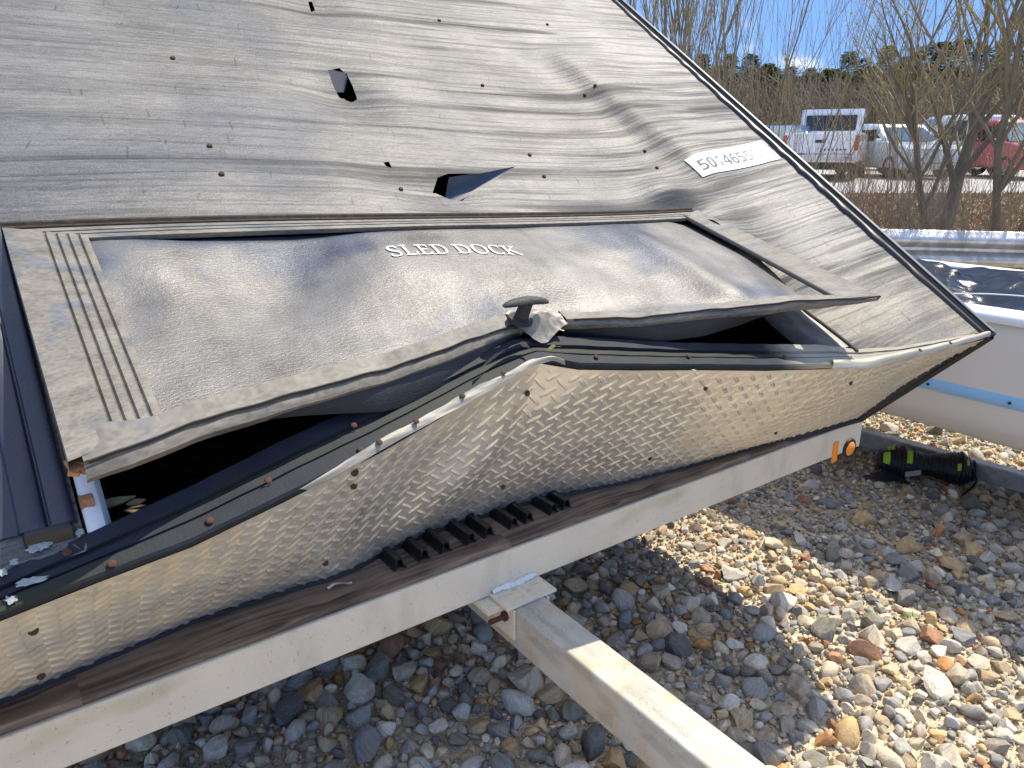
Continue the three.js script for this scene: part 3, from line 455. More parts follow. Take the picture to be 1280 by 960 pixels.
// fixed frame round the opening: jambs, rubber, post left of the door, widened in dark navy to paint the shade on the hood
{
  const jx = -HX + 0.004;
  part('left_jamb', loft(20, 5, (s, t) => { const v = lerp(0.60, 0.085, s), q = [[0.0, 0.004], [0.004, 0.006], [0.020, 0.004], [0.022, -0.006], [0.028, -0.012], [0.030, -0.05]][Math.round(t * 5)]; return S(jx + q[0], v, q[1] - 0.004); }), M.white, T);
  part('jamb_block', bx2(-0.008, 0.008, -0.03, 0.03, -0.01, 0.01, 0.002), M.splint, T).position.copy(onS(112, 648, -0.02));
  part('right_jamb', loft(20, 5, (s, t) => { const v = lerp(0.42, 0.075, s), q = [[0.0, 0.004], [-0.003, 0.008], [-0.026, 0.006], [-0.030, -0.004], [-0.05, -0.012], [-0.052, -0.05]][Math.round(t * 5)]; return S(0.776 + q[0], v, q[1] - 0.004 + hood(0.79, v)); }), M.alu, T);
  part('jamb_seal', loft(30, 5, (s, t) => S(lerp(0.776, 0.792, t), lerp(0.45, 0.055, s), hood(0.785, lerp(0.45, 0.055, s)) - 0.001 + 0.009 * Math.sin(t * 3.14))), M.rubber, T);
  const pp = [[-0.26, -0.004], [-0.24, 0.005], [-0.066, 0.005], [-0.062, 0.002], [-0.062, 0.006], [-0.058, 0.008], [-0.036, 0.008], [-0.034, 0.003], [-0.030, 0.003], [-0.028, 0.008], [-0.008, 0.008], [-0.004, 0.006], [-0.004, -0.02]];
  part('post_with_shade', loft(60, pp.length - 1, (s, t) => { const q = pp[Math.round(t * (pp.length - 1))], v = lerp(VT + 0.01, 0.115, s); return S(-HX + q[0], v, Math.max(hood(-0.84, v), hood(-0.90, v), 0) + q[1]); }), M.navy, T);
  part('post_foot', box(0.05, 0.024, 0.014, 0, 0, 0, 0.003), M.black, T).position.copy(onS(62, 672, 0.004));
}
// pale slips added inside the opening, standing in for sunlit spots on the boards
for (const [x, y, w, hh, r, sd] of [[138, 629, 0.06, 0.012, 0.1, 1], [170, 628, 0.024, 0.008, 0.0, 2]]) { const p = onS(x, y, -0.05), q = rng(sd), g = new THREE.BoxGeometry(w, 0.006, hh, 8, 1, 2), a = g.attributes.position; for (let i = 0; i < a.count; i++) a.setZ(i, a.getZ(i) * (1 - Math.pow(Math.abs(a.getX(i) / w * 2), 1.5) * (0.8 + 0.2 * q()))); const m = part('sunlit_spot', g, M.ply, T); m.position.copy(p); m.rotation.set(0.9, 0, r); }

// ---- box behind the nose
{
  const top = S(0, VTOP, 0), side = new THREE.Shape([[-3.2, 0.62], [-0.02, 0.62], [0.282, 0.955], [top.z, top.y], [-3.2, top.y]].map(([z, y]) => new THREE.Vector2(z, y)));
  for (const sx of [1, -1]) { const g = new THREE.ExtrudeGeometry(side, { depth: 0.016, bevelEnabled: false }); g.rotateY(-Math.PI / 2); g.translate(sx > 0 ? 1.356 : -1.340, 0, 0); part('side_wall', g, std({ color: rgb(0.035, 0.035, 0.04), roughness: 0.5 }), T); }
  part('roof', bx2(-1.37, 1.37, top.y - 0.005, top.y + 0.02, -3.21, top.z + 0.02, 0.008), M.navy, T);
  part('rear_wall', bx2(-1.339, 1.339, 0.622, top.y - 0.006, -3.2, -3.18, 0.003), M.inside, T);
  for (let k = 0; k < 5; k++) part('deck_board', uvp(bx2(-1.335 + k * 0.002, 1.335, 0.6015, 0.6175, -0.052 - (k + 1) * 0.62 + 0.002, -0.052 - k * 0.62, 0.002), 1.2, 4), M.wood, T);
  for (const sx of [1, -1]) {
    part('side_frame', bx2(sx * 1.30 - 0.035, sx * 1.30 + 0.035, 0.507, 0.599, -3.1, -0.121, 0.006), M.paint, T);
    const w = new THREE.Group(); w.name = 'wheel'; w.position.set(sx * 1.02, 0.27, -1.75); T.add(w);
    const ty = new THREE.TorusGeometry(0.19, 0.08, 14, 40); ty.rotateY(Math.PI / 2); part('tyre', ty, M.rubber, w); const ri = new THREE.CylinderGeometry(0.13, 0.13, 0.1, 24); ri.rotateZ(Math.PI / 2); part('rim', ri, M.galv, w);
  }
  part('axle', bx2(-1.0, 1.0, 0.25, 0.30, -1.775, -1.725, 0.01), M.galv, T);
}
// front beam with its reflector and marker lamp
{
  const bg = bx2(-1.352, 1.405, 0.505, 0.600, -0.12, -0.045, 0.004); const uvp = bg.attributes.position, uv = bg.attributes.uv; for (let i = 0; i < uvp.count; i++) uv.setXY(i, uvp.getX(i) * 0.8, (uvp.getY(i) - uvp.getZ(i)) * 2);
  const beam = part('front_beam', bg, M.paint, T, 'chipped white front cross beam');
  const e = onZ(1043, 565, -0.045), l = onZ(1060.5, 560, -0.045);
  part('reflector', box(0.026, 0.068, 0.006, e.x, e.y + 0.001, -0.043, 0.002), M.orange, beam);
  const lamp = new THREE.Group(); lamp.name = 'marker_lamp'; lamp.position.set(l.x, l.y, -0.043); beam.add(lamp);
  const rg = new THREE.TorusGeometry(0.0275, 0.0065, 10, 36), ln = new THREE.SphereGeometry(0.0265, 24, 12, 0, 6.2832, 0, Math.PI / 2); ln.rotateX(Math.PI / 2); ln.scale(1, 1, 0.5);
  part('lamp_ring', rg, M.rubber, lamp); part('lamp_lens', ln, M.amber, lamp);
  part('stake_pocket', [bx2(1.3365, 1.47, 0.515, 0.60, -0.19, -0.185, 0.001), bx2(1.465, 1.495, 0.50, 0.61, -0.22, -0.19, 0.002)], M.railEdge, T);
  { const q = new THREE.CylinderGeometry(0.016, 0.016, 0.006, 18); q.rotateX(Math.PI / 2); part('bolt_head', q, M.rust, T).position.set(1.435, 0.562, -0.184); }
  // tongue, bracket, weld
  const tg = bx2(-0.0415, 0.0405, 0.402, 0.5035, -1.0, 1.7, 0.007), tp = tg.attributes.position, tu = tg.attributes.uv; for (let i = 0; i < tp.count; i++) tu.setXY(i, tp.getX(i) * 4 + tp.getY(i) * 3, tp.getZ(i) * 3);
  const tongue = part('tongue', tg, M.tongue, T, 'white square draw tube, paint worn on top');
  part('bracket_plate', [bx2(-0.062, 0.072, 0.5045, 0.512, -0.06, 0.026, 0.002), bx2(-0.049, -0.0425, 0.43, 0.503, -0.045, 0.030, 0.002), bx2(0.0418, 0.048, 0.43, 0.503, -0.045, 0.030, 0.002), bx2(-0.095, -0.0495, 0.492, 0.5038, -0.07, -0.0, 0.002)], M.paint, tongue);
  const bo = new THREE.CylinderGeometry(0.006, 0.006, 0.05, 10); bo.rotateZ(Math.PI / 2); const bh = new THREE.CylinderGeometry(0.011, 0.011, 0.008, 6); bh.rotateZ(Math.PI / 2);
  bo.translate(-0.068, 0.478, 0.002); bh.translate(-0.053, 0.478, 0.002); part('bolt', [bo, bh], M.rust, tongue);
  part('weld_bead', loft(90, 10, (s, t) => { const x = lerp(-0.056, 0.066, s), a = t * 6.2832, r = (0.0085 + 0.0009 * Math.sin(s * 60) + 0.0012 * Math.sin(s * 23)) * Math.pow(Math.sin(Math.PI * clamp(s, 0.02, 0.98)), 0.25); return V(x, 0.5155 + 0.002 * Math.sin(s * 9) + Math.sin(a) * r, -0.041 + Math.cos(a) * r); }), std({ color: rgb(0.74, 0.75, 0.74), roughness: 0.42 }), tongue);
}
// corrugated ski guide strips on the deck
const gA = onY(500, 712, 0.618), gB = onY(712, 635, 0.618);
for (let k = 0; k < 9; k++) {
  const p = gA.clone().lerp(gB, k / 8);
  const sh = new THREE.Shape(); const o = [[-0.020, 0], [-0.012, 0.002], [-0.007, 0.030], [0, 0.034], [0.007, 0.030], [0.012, 0.002], [0.020, 0], [0.020, 0.003], [0.014, 0.004], [0.010, 0.033], [0, 0.038], [-0.010, 0.033], [-0.014, 0.004], [-0.020, 0.003]];
  o.forEach(([a, b], i) => (i ? sh.lineTo(a, b) : sh.moveTo(a, b))); const g = new THREE.ExtrudeGeometry(sh, { depth: 0.5, bevelEnabled: false }); g.scale(0.74, 0.70, 1);
  const m = part('guide_strip', g, M.black, T); m.position.set(p.x, 0.6185, p.z - 0.5); m.rotation.y = 0.02 * Math.sin(k * 3);
}
{ const p = onY(425, 732, 0.62), m = part('metal_shred', loft(14, 3, (s, t) => V((s - 0.5) * 0.05, 0.003 + 0.005 * Math.sin(s * 5), (t - 0.5) * 0.008)), M.shinyAlu, T); m.position.copy(p); }

// ================================================================ GROUND
const gh = (x, z) => 0.012 * (fbm(x * 1.1 + 50, z * 1.1 + 50, 1001, 3) - 0.5) + 0.006 * (fbm(x * 6 + 50, z * 6 + 50, 1011, 2) - 0.5);
const bankY = (D) => 0.44 * ss(7.4, 15.5, D);
const sandTex = tex(1024, 1024, (u, v) => { const a = fbm(u * 10, v * 10, 1101, 4, 10), b = fbm(u * 90, v * 90, 1111, 2, 90), c = vn(u * 256, v * 256, 1121, 256); const k = 0.37 + 0.14 * (a - 0.5) + 0.24 * (b - 0.5) + 0.24 * (c - 0.5); return [k * 1.35, k * 1.14, k * 0.80]; });
const sandBump = tex(512, 512, (u, v) => { const b = fbm(u * 60, v * 60, 1131, 3, 60), c = vn(u * 170, v * 170, 1141, 170); const k = 0.6 * b + 0.4 * c; return [k, k, k]; }, false);
const ground = (() => {
  const far = [], n = 90, P = [], U = [], I = [];
  const xs = [], zs = []; for (let i = 0; i <= n; i++) { const t = i / n * 2 - 1; xs.push(Math.sign(t) * (Math.abs(t) * 5 + Math.pow(Math.abs(t), 6) * 240)); }
  for (let j = 0; j <= n; j++) { const t = j / n * 2 - 1; zs.push(-1 + (Math.sign(t) * (Math.abs(t) * 5 + Math.pow(Math.abs(t), 6) * 240))); }
  for (const z of zs) for (const x of xs) { const D = -z; P.push(x, (Math.abs(x) < 8 && Math.abs(z) < 8 ? gh(x, z) : 0) + (D > 0 ? bankY(D) : 0) - 0.004, z); U.push(x / 1.1, z / 1.1); }
  for (let j = 0; j < n; j++) for (let i = 0; i < n; i++) { const a = j * (n + 1) + i, b = a + 1, c = a + n + 1, d = c + 1; I.push(a, c, b, b, c, d); }
  const g = new THREE.BufferGeometry(); g.setAttribute('position', new THREE.Float32BufferAttribute(P, 3)); g.setAttribute('uv', new THREE.Float32BufferAttribute(U, 2)); g.setIndex(I); g.computeVertexNormals();
  const m = part('ground', g, std({ map: sandTex, bumpMap: sandBump, bumpScale: 0.006, roughness: 0.97 }), scene); m.userData.kind = 'structure'; return m;
})();
// stones: a few rounded and a few broken shapes
const stoneShape = (seed, broken, det) => {
  const r = rng(seed); let g = mergeVertices(new THREE.IcosahedronGeometry(1, det).deleteAttribute('uv').deleteAttribute('normal'), 1e-4);
  const a = g.attributes.position, cuts = []; for (let k = 0; k < (broken ? 9 : 5); k++) cuts.push([V(r() * 2 - 1, (r() * 2 - 1) * 0.9, r() * 2 - 1).normalize(), (broken ? 0.42 : 0.62) + 0.28 * r()]);
  const sx = 1 + 0.35 * r(), sy = 0.66 + 0.25 * r(), sz = 0.72 + 0.25 * r();
  for (let i = 0; i < a.count; i++) {
    const p = V(a.getX(i), a.getY(i), a.getZ(i)), q = p.clone();
    for (const [n, d] of cuts) { const e = p.dot(n) - d; if (e > 0) p.addScaledVector(n, -e * (broken ? 0.98 : 0.86)); }
    const w = 1 + 0.10 * (fbm(q.x * 1.7 + q.y * 2.1 + seed, q.z * 1.7 - q.y * 1.3 + 9, seed, 3) - 0.5) * 2 + 0.035 * (fbm(q.x * 6 + q.y * 3, q.z * 6 + q.y * 5, seed + 3, 2) - 0.5) * 2;
    p.multiplyScalar(w); a.setXYZ(i, p.x * sx, p.y * sy, p.z * sz);
  }
  { let mx = 0; for (let i = 0; i < a.count; i++) mx += Math.hypot(a.getX(i), a.getZ(i)) > 0 ? Math.hypot(a.getX(i), a.getY(i), a.getZ(i)) : 0; mx = 0.92 / (mx / a.count); g.scale(mx, mx, mx); }
  g.computeVertexNormals(); g = toCreasedNormals(g, broken ? 0.30 : 0.6);
  const b = g.attributes.position, uv = []; for (let i = 0; i < b.count; i++) uv.push(b.getX(i) * 0.35 + b.getY(i) * 0.22 + seed * 0.13, b.getZ(i) * 0.35 - b.getY(i) * 0.25); g.setAttribute('uv', new THREE.Float32BufferAttribute(uv, 2)); return g;
};
const stoneTex = tex(512, 512, (u, v) => { const a = fbm(u * 5, v * 5, 1201, 4, 5), b = fbm(u * 40, v * 40, 1211, 2, 40), vein = 1 - Math.abs(fbm(u * 4, v * 4, 1221, 3, 4) - 0.5) * 2, s = ss(0.66, 0.82, vn(u * 110, v * 110, 1231, 110)); const k = 0.72 + 0.48 * (a - 0.5) + 0.36 * (b - 0.5) + 0.20 * ss(0.95, 1, vein) - 0.20 * s; return [k, k * 0.985, k * 0.96]; });
const stoneBands = tex(512, 512, (u, v) => { const y = v * 14 + 3 * fbm(u * 4, v * 4, 1301, 3, 4), a = vn(u * 3, y, 1311, 0), b = fbm(u * 30, v * 30, 1321, 2, 30), r = ss(0.55, 0.8, fbm(u * 4, v * 4, 1331, 4, 4)); const k = 0.66 + 0.34 * (a - 0.5) + 0.24 * (b - 0.5); return [k * lerp(1, 1.12, r), k * lerp(0.98, 0.9, r), k * lerp(0.96, 0.66, r)]; });
const stoneCols = [[0.31, 0.325, 0.34], [0.235, 0.25, 0.275], [0.42, 0.42, 0.41], [0.52, 0.48, 0.40], [0.43, 0.355, 0.255], [0.47, 0.345, 0.19], [0.135, 0.14, 0.15], [0.20, 0.215, 0.20], [0.58, 0.56, 0.52], [0.30, 0.175, 0.12], [0.40, 0.37, 0.32], [0.43, 0.24, 0.11], [0.26, 0.24, 0.235]];
const stoneW = [12, 8, 13, 14, 13, 6, 4, 5, 10, 2.4, 13, 1.8, 6];
const pickCol = (r) => { let t = r() * stoneW.reduce((a, b) => a + b), i = 0; while ((t -= stoneW[i]) > 0) i++; return i; };
{
  const r = rng(4242), nS = 12, shapes = []; for (let i = 0; i < nS; i++) shapes.push(stoneShape(900 + i * 7, i % 3 !== 0, 2)); const small = []; for (let i = 0; i < 6; i++) small.push(stoneShape(700 + i * 5, i % 2 === 1, 1));
  const mats = stoneCols.map(([a, b, c], i) => std({ color: rgb(a * 1.66, b * 1.55, c * 1.36), map: i % 3 === 1 ? stoneBands : stoneTex, roughness: 0.82, bumpMap: noiseTex, bumpScale: 0.003 }));
  const cell = 0.06, grid = new Map(), key = (x, z) => Math.floor(x / cell) * 73856093 ^ Math.floor(z / cell) * 19349663;
  const placed = [];
  const fine = (x, z) => clamp(ss(1.35, 1.75, x) * ss(0.35, -0.2, z) * 0.95 + ss(0.72, 1.0, x) * ss(-0.15, -0.45, z) * 0.85);
  const free = (x, z, R, k) => { const e = Math.ceil((R + 0.07) / cell); for (let a = -e; a <= e; a++) for (let b = -e; b <= e; b++) { const l = grid.get(key(x + a * cell, z + b * cell)); if (l) for (const q of l) if (Math.hypot(q.x - x, q.z - z) < (q.R + R) * k) return false; } return true; };
  const inView = (x, y, z) => { const w = L2W(x, y, z), d = -(w.z * CP) - (w.y - EYE) * SP; if (d < 0.3) return null; const up = (w.y - EYE) * CP - w.z * SP; const px = 640 + F * w.x / d, py = 480 - F * up / d; return px > -60 && px < 1340 && py > 470 && py < 1030 ? [px, py, d] : null; };
  const put = (n, r0, r1, k, x0, x1, z0, z1, pow, fk) => { for (let i = 0; i < n; i++) { const x = lerp(x0, x1, r()), z = lerp(z0, z1, r()), R = lerp(r0, r1, Math.pow(r(), pow)) * (1 - 0.10 * ss(0.3, 1.0, x)); if (r() < fine(x, z) * fk) continue; if (!free(x, z, R, k)) continue; const o = { x, z, R, c: pickCol(r), s: Math.floor(r() * nS), ry: r() * 6.28, rx: (r() - 0.5) * 0.9, rz: (r() - 0.5) * 0.9, f: 0.75 + 0.4 * r(), sink: r() }; placed.push(o); const kk = key(x, z); if (!grid.has(kk)) grid.set(kk, []); grid.get(kk).push(o); } };
  put(2600, 0.026, 0.050, 0.90, -1.5, 3.4, -1.3, 1.3, 1.7, 0.9);
  put(12000, 0.017, 0.030, 0.86, -1.6, 3.9, -1.6, 1.4, 1.6, 0.85);
  put(34000, 0.010, 0.018, 0.82, -1.6, 4.2, -1.9, 1.4, 1.3, 0.7);
  put(52000, 0.006, 0.011, 0.82, -1.5, 4.2, -1.9, 1.3, 1.2, 0.15);
  const size = (o) => { const v = inView(o.x, 0, o.z); return v ? o.R / v[2] : 0; };
  const order = placed.map((o) => [size(o), o]).filter((q) => q[0] > 0).sort((a, b) => b[0] - a[0]);
  const singles = new Set(order.slice(0, 300).map((q) => q[1]));
  const Q = new THREE.Quaternion(), E1 = new THREE.Euler(), mat = new THREE.Matrix4();
  const matrix = (o) => { const w = L2W(o.x, 0, o.z); w.y = gh(w.x, w.z) + o.R * lerp(0.12, 0.42, o.sink); E1.set(o.rx, o.ry, o.rz); Q.setFromEuler(E1); return mat.compose(w, Q, V(o.R, o.R * o.f, o.R)); };
  for (const o of singles) { const m = part('stone', shapes[o.s], mats[o.c], ground); m.name = 'stone'; matrix(o).decompose(m.position, m.quaternion, m.scale); }
  const gravel = new THREE.Group(); gravel.name = 'gravel'; gravel.userData.kind = 'stuff'; ground.add(gravel);
  const whiteMat = [std({ map: stoneTex, roughness: 0.84 }), std({ map: stoneBands, roughness: 0.84 })], rest = placed.filter((o) => !singles.has(o));
  for (const [set, lo] of [[shapes, 0], [small, 1]]) for (let s = 0; s < set.length; s++) {
    const l = rest.filter((o) => (o.R < 0.012) === !!lo && o.s % set.length === s); if (!l.length) continue;
    const im = new THREE.InstancedMesh(set[s], whiteMat[s % 2], l.length), c = new THREE.Color(); im.name = lo ? 'pebbles' : 'cobbles'; im.userData.kind = 'stuff'; im.castShadow = im.receiveShadow = true;
    l.forEach((o, i) => { im.setMatrixAt(i, matrix(o)); const q = stoneCols[o.c], k = 1.58 * (0.75 + 0.5 * h2(i, s, 7)); c.setRGB(q[0] * k * 1.04, q[1] * k * 0.98, q[2] * k * 0.87); im.setColorAt(i, c); }); gravel.add(im);
  }
  // grit between the stones
  const gm = new THREE.TetrahedronGeometry(1, 1), N = 90000, im = new THREE.InstancedMesh(gm, std({ roughness: 0.95 }), N), c = new THREE.Color(); im.name = 'grit'; im.userData.kind = 'stuff';
  for (let i = 0; i < N; i++) { const x = lerp(-1.5, 4.0, r()), z = lerp(-1.9, 1.25, r()), R = 0.0014 + 0.0042 * Math.pow(r(), 2.2), w = L2W(x, 0, z); w.y = gh(w.x, w.z) + R * 0.2; E1.set(r() * 6, r() * 6, r() * 6); im.setMatrixAt(i, mat.compose(w, Q.setFromEuler(E1), V(R, R * 0.8, R))); const q = stoneCols[pickCol(r)], k = 0.9 + 0.5 * r(); c.setRGB(lerp(q[0], 0.42, 0.6) * k, lerp(q[1], 0.35, 0.6) * k, lerp(q[2], 0.25, 0.6) * k); im.setColorAt(i, c); }
  gravel.add(im);
  // a few sprouts among the stones
  for (const [px, py] of [[1136, 775], [1142, 772]]) { const p = onY(px, py, 0.02), o = { P: [], N: [], U: [] }; for (let k = 0; k < 7; k++) { const a = r() * 6.28, l = 0.018 + r() * 0.016; taper([[V(0, 0, 0), 0.0016], [V(Math.cos(a) * l * 0.4, l * 0.7, Math.sin(a) * l * 0.4), 0.0026], [V(Math.cos(a) * l, l, Math.sin(a) * l), 0.0004]], 4, o); } const w = L2W(p.x, 0.004, p.z), t = thing('weed_sprout', px === 1136 ? 'bright green sprout between pale sunlit stones, the left tuft' : 'bright green sprout between pale sunlit stones, the right tuft', 'weed', [w.x, w.y, w.z]); part('leaf', fromOut(o), std({ color: rgb(0.30, 0.42, 0.05), roughness: 0.7 }), t); }
}

// ================================================================ BOAT ON ITS TRAILER, and the bundle beside it
{
  const w0 = L2W(2.0, 0, 0), B = thing('motor_boat', 'off-white fibreglass boat with pale blue rub stripe along its side', 'boat', [w0.x, 0, w0.z], TURN);
  const hullM = std({ color: rgb(0.72, 0.69, 0.63), roughness: 0.38 }), capM = std({ color: rgb(0.80, 0.83, 0.84), roughness: 0.3 }), blueM = std({ color: rgb(0.30, 0.56, 0.84), roughness: 0.35 });
  const wid = 1.14, taperB = (z) => { const t = clamp((-1.0 - z) / 1.9); return 1 - t * t * 0.9; };
  const sec = [[0.0, 0.885], [0.0, 0.862], [-0.004, 0.80], [0.004, 0.70], [0.008, 0.612], [0.012, 0.566], [0.03, 0.47], [0.07, 0.405], [0.20, 0.36], [0.36, 0.33], [0.57, 0.30]];
  const shell = (sx) => loft(70, 44, (s, t) => { const z = lerp(-2.9, 3.2, s), k = t * (sec.length - 1), i = Math.min(sec.length - 2, Math.floor(k)), f = k - i, x = lerp(sec[i][0], sec[i + 1][0], f), y = lerp(sec[i][1], sec[i + 1][1], f), q = taperB(z), half = (wid / 2 - x) * q; return V(wid / 2 - sx * half, y + (1 - q) * 0.22 + 0.012 * z, z); }, (s, t) => [s * 3, t]);
  part('hull', [shell(1), shell(-1)], hullM, B);
  const band = (sx, y0, y1, out, th) => loft(70, 6, (s, t) => { const z = lerp(-2.88, 3.2, s), q = taperB(z), half = (wid / 2 - 0.010) * q, yb = (1 - q) * 0.22 + 0.012 * z, a = t * Math.PI; return V(wid / 2 - sx * (half + out * Math.sin(a)), yb + lerp(y1, y0, t), z); });
  part('rub_stripe', [band(1, 0.564, 0.614, 0.006), band(-1, 0.564, 0.614, 0.006)], blueM, B, 'pale blue rub stripe');
  const cap = (sx) => { const pr = [[-0.012, 0.858], [-0.016, 0.872], [-0.010, 0.888], [0.01, 0.893], [0.10, 0.893], [0.115, 0.885], [0.118, 0.80]]; return loft(70, pr.length - 1, (s, t) => { const z = lerp(-2.85, 3.2, s), q = taperB(z), [x, y] = pr[Math.round(t * (pr.length - 1))], half = (wid / 2 - x) * q; return V(wid / 2 - sx * half, y + (1 - q) * 0.22 + 0.012 * z, z); }); };
  part('gunwale', [cap(1), cap(-1)], capM, B, 'bright white gunwale');
  part('cockpit_floor', loft(40, 4, (s, t) => { const z = lerp(-2.4, 3.2, s), q = taperB(z); return V(wid / 2 + (t - 0.5) * 2 * (wid / 2 - 0.11) * q, 0.5, z); }), hullM, B);
  for (const z of [-0.13, 0.15]) { const g = new THREE.SphereGeometry(0.006, 10, 6); part('stripe_screw', g, M.black, B).position.set(-0.004, 0.588 + 0.012 * z, z); }
  // black plastic sheet heaped in the boat
  const tarp = loft(120, 70, (s, t) => {
    const z = lerp(-1.75, 0.75, s), x = lerp(0.10, wid - 0.112, t), e = Math.pow(Math.sin(Math.PI * clamp(t * 0.64)), 0.5) * ss(0, 0.08, s) * (1 - ss(0.94, 1, s));
    const f = 0.55 * Math.abs(Math.sin(s * 13 + t * 4 + 3.5 * fbm(s * 4, t * 3, 1501, 2))) + 0.6 * fbm(s * 5 + t * 3, t * 4 - s * 3, 1505, 2), f2 = Math.abs(fbm(s * 22 - t * 5, t * 9 + s * 9, 1511, 2) - 0.5) * 2, hump = gau(s - 0.36, 0.2) * 0.06 + gau(s - 0.75, 0.12) * 0.05;
    return V(x, 0.75 + e * (0.09 + hump * 0.7 + 0.10 * (f - 0.4) + 0.02 * (f2 - 0.3)), z + 0.03 * (f2 - 0.4));
  }, (s, t) => [s * 4, t * 3]);
  const tw = L2W(2.0, 0, 0), TP = thing('plastic_sheet', 'crumpled shiny black plastic sheet heaped inside the white boat', 'plastic sheet', [tw.x, 0, tw.z], TURN);
  part('sheet', tarp, std({ color: rgb(0.006, 0.007, 0.011), roughness: 0.22, bumpMap: rept(noiseTex, 2, 2), bumpScale: 0.0025 }), TP);
  { const o = { P: [], N: [], U: [] }, l = []; for (let i = 0; i <= 30; i++) { const s = i / 30; l.push([V(lerp(0.25, 0.5, s), 0.875 + 0.02 * Math.sin(s * 3.1), lerp(-0.3, 0.2, s)), 0.003]); } taper(l, 6, o); part('cord', fromOut(o), M.white, TP); }
  // boat trailer rail
  const tr = thing('boat_trailer', 'galvanised boat trailer rail low over the stones beside the white beam', 'boat trailer', [L2W(2.62, 0, 0).x, 0, L2W(2.62, 0, 0).z], TURN + 0.10);
  const rg = bx2(-0.03, 0.03, 0.035, 0.115, -1.9, 2.2, 0.006), ra = rg.attributes.position, ru = rg.attributes.uv; for (let i = 0; i < ra.count; i++) ru.setXY(i, ra.getX(i) * 3 + ra.getY(i) * 3, ra.getZ(i) * 3); part('main_rail', rg, M.galv, tr);
  part('cross_member', bx2(0.031, 1.2, 0.05, 0.12, -1.1, -1.03, 0.006), M.galv, tr);
  for (const z of [-0.42, 0.30]) { const b = new THREE.CylinderGeometry(0.014, 0.014, 0.01, 6); b.rotateZ(Math.PI / 2); part('bolt', b, z > 0 ? M.rust : M.alu, tr).position.set(-0.034, 0.075, z); }
  for (const sz of [-1.5, 1.8]) part('rail_foot', bx2(-0.026, 0.026, 0.0, 0.0345, sz - 0.03, sz + 0.03, 0.003), M.galv, tr);
  for (const zz of [-1.0, 1.0]) { part('bunk_post', bx2(0.10, 0.16, 0.0, 0.31, zz - 0.03, zz + 0.03, 0.004), M.galv, tr); }
  // black wrapped roll with lime patches lying against the rail
  const p0 = onY(1100, 573, 0.075), p1 = onY(1216, 588, 0.075), mid = p0.clone().add(p1).multiplyScalar(0.5), len = p0.distanceTo(p1), mw = L2W(mid.x, 0, mid.z), dir = L2W(p1.x, 0, p1.z).sub(L2W(p0.x, 0, p0.z)), an = Math.atan2(-dir.z, dir.x);
  const R = thing('wrapped_roll', 'black taped roll with lime green patches lying on gravel by the galvanised rail', 'bundle', [mw.x, 0, mw.z], an);
  const rad = (s, a) => (0.066 + 0.010 * Math.sin(s * 9) + 0.0028 * Math.sin(s * 160) + 0.010 * (fbm(s * 8, a * 1.6, 1601, 3) - 0.5) * 2) * (1 - 0.35 * Math.pow(Math.abs(s * 2 - 1), 6));
  const wrap = (s0, s1, a0, a1, o, n = 90, m = 28) => loft(n, m, (u, t) => { const s = lerp(s0, s1, u), a = lerp(a0, a1, t), q = rad(s, (a / 6.2832 + 4) % 1 * 4) + o; return V((s - 0.5) * len, 0.072 + Math.sin(a) * q * 0.95, Math.cos(a) * q); });
  const tm = std({ color: rgb(0.016, 0.017, 0.021), roughness: 0.42, bumpMap: rept(noiseTex, 6, 3), bumpScale: 0.004 });
  const body = mergeGeometries([wrap(0, 1, 0, 6.2832, 0, 150, 30), ...[0, 1].map((e) => { const g = new THREE.SphereGeometry(0.05, 14, 10); g.scale(0.25, 1, 1); g.translate((e - 0.5) * len, 0.072, 0); return g; })]); part('roll', body, tm, R);
  const lime = std({ color: rgb(0.36, 0.62, 0.03), roughness: 0.55 });
  for (const [s0, s1, a0, a1] of [[0.02, 0.09, 0.1, 1.0], [0.06, 0.14, 1.2, 1.75], [0.27, 0.33, 0.35, 1.25], [0.80, 0.84, 0.3, 0.72], [0.90, 0.93, 0.7, 1.1]]) part('lime_patch', wrap(s0, s1, a0, a1, 0.004, 8, 10), lime, R, 'lime green patch');
  for (const [s0, s1] of [[0.22, 0.255], [0.36, 0.385], [0.86, 0.89]]) part('strap', wrap(s0, s1, -1, 5.2, 0.007, 4, 30), M.rubber, R);
  part('loose_tail', loft(30, 6, (s, t) => V(len * 0.5 - 0.01 + 0.02 * Math.sin(s * 5) - 0.03 * s, 0.10 - 0.092 * Math.sin(s * 1.5), 0.045 + 0.115 * s + (t - 0.5) * 0.035 * (1 - 0.3 * s) * Math.cos(s))), tm, R);
  part('loose_wrap', loft(24, 8, (s, t) => V(-len * 0.5 - 0.06 + s * 0.22, 0.012 + 0.03 * Math.sin(s * 4) * (1 - t), 0.05 + 0.06 * t + 0.015 * Math.sin(s * 8))), tm, R);
  part('card_scrap', loft(6, 4, (s, t) => V(-len * 0.5 + 0.10 + s * 0.06, 0.055 - 0.02 * t + 0.02 * s, 0.074 + 0.012 * t)), std({ color: rgb(0.34, 0.28, 0.26), roughness: 0.8 }), R);
  const lw = onY(1172, 602, 0.01), leaf = thing('dead_leaf', 'rust brown dead leaf litter lying under the black roll', 'leaf', [L2W(lw.x, 0, lw.z).x, 0.0, L2W(lw.x, 0, lw.z).z], an);
  part('blade', loft(16, 8, (s, t) => V((s - 0.5) * 0.15, 0.018 + 0.012 * Math.sin(s * 5) + 0.008 * Math.sin(t * 6), (t - 0.5) * 0.05 * Math.sin(Math.PI * clamp(s, 0.03, 0.97)))), std({ color: rgb(0.26, 0.11, 0.04), roughness: 0.85 }), leaf);
}

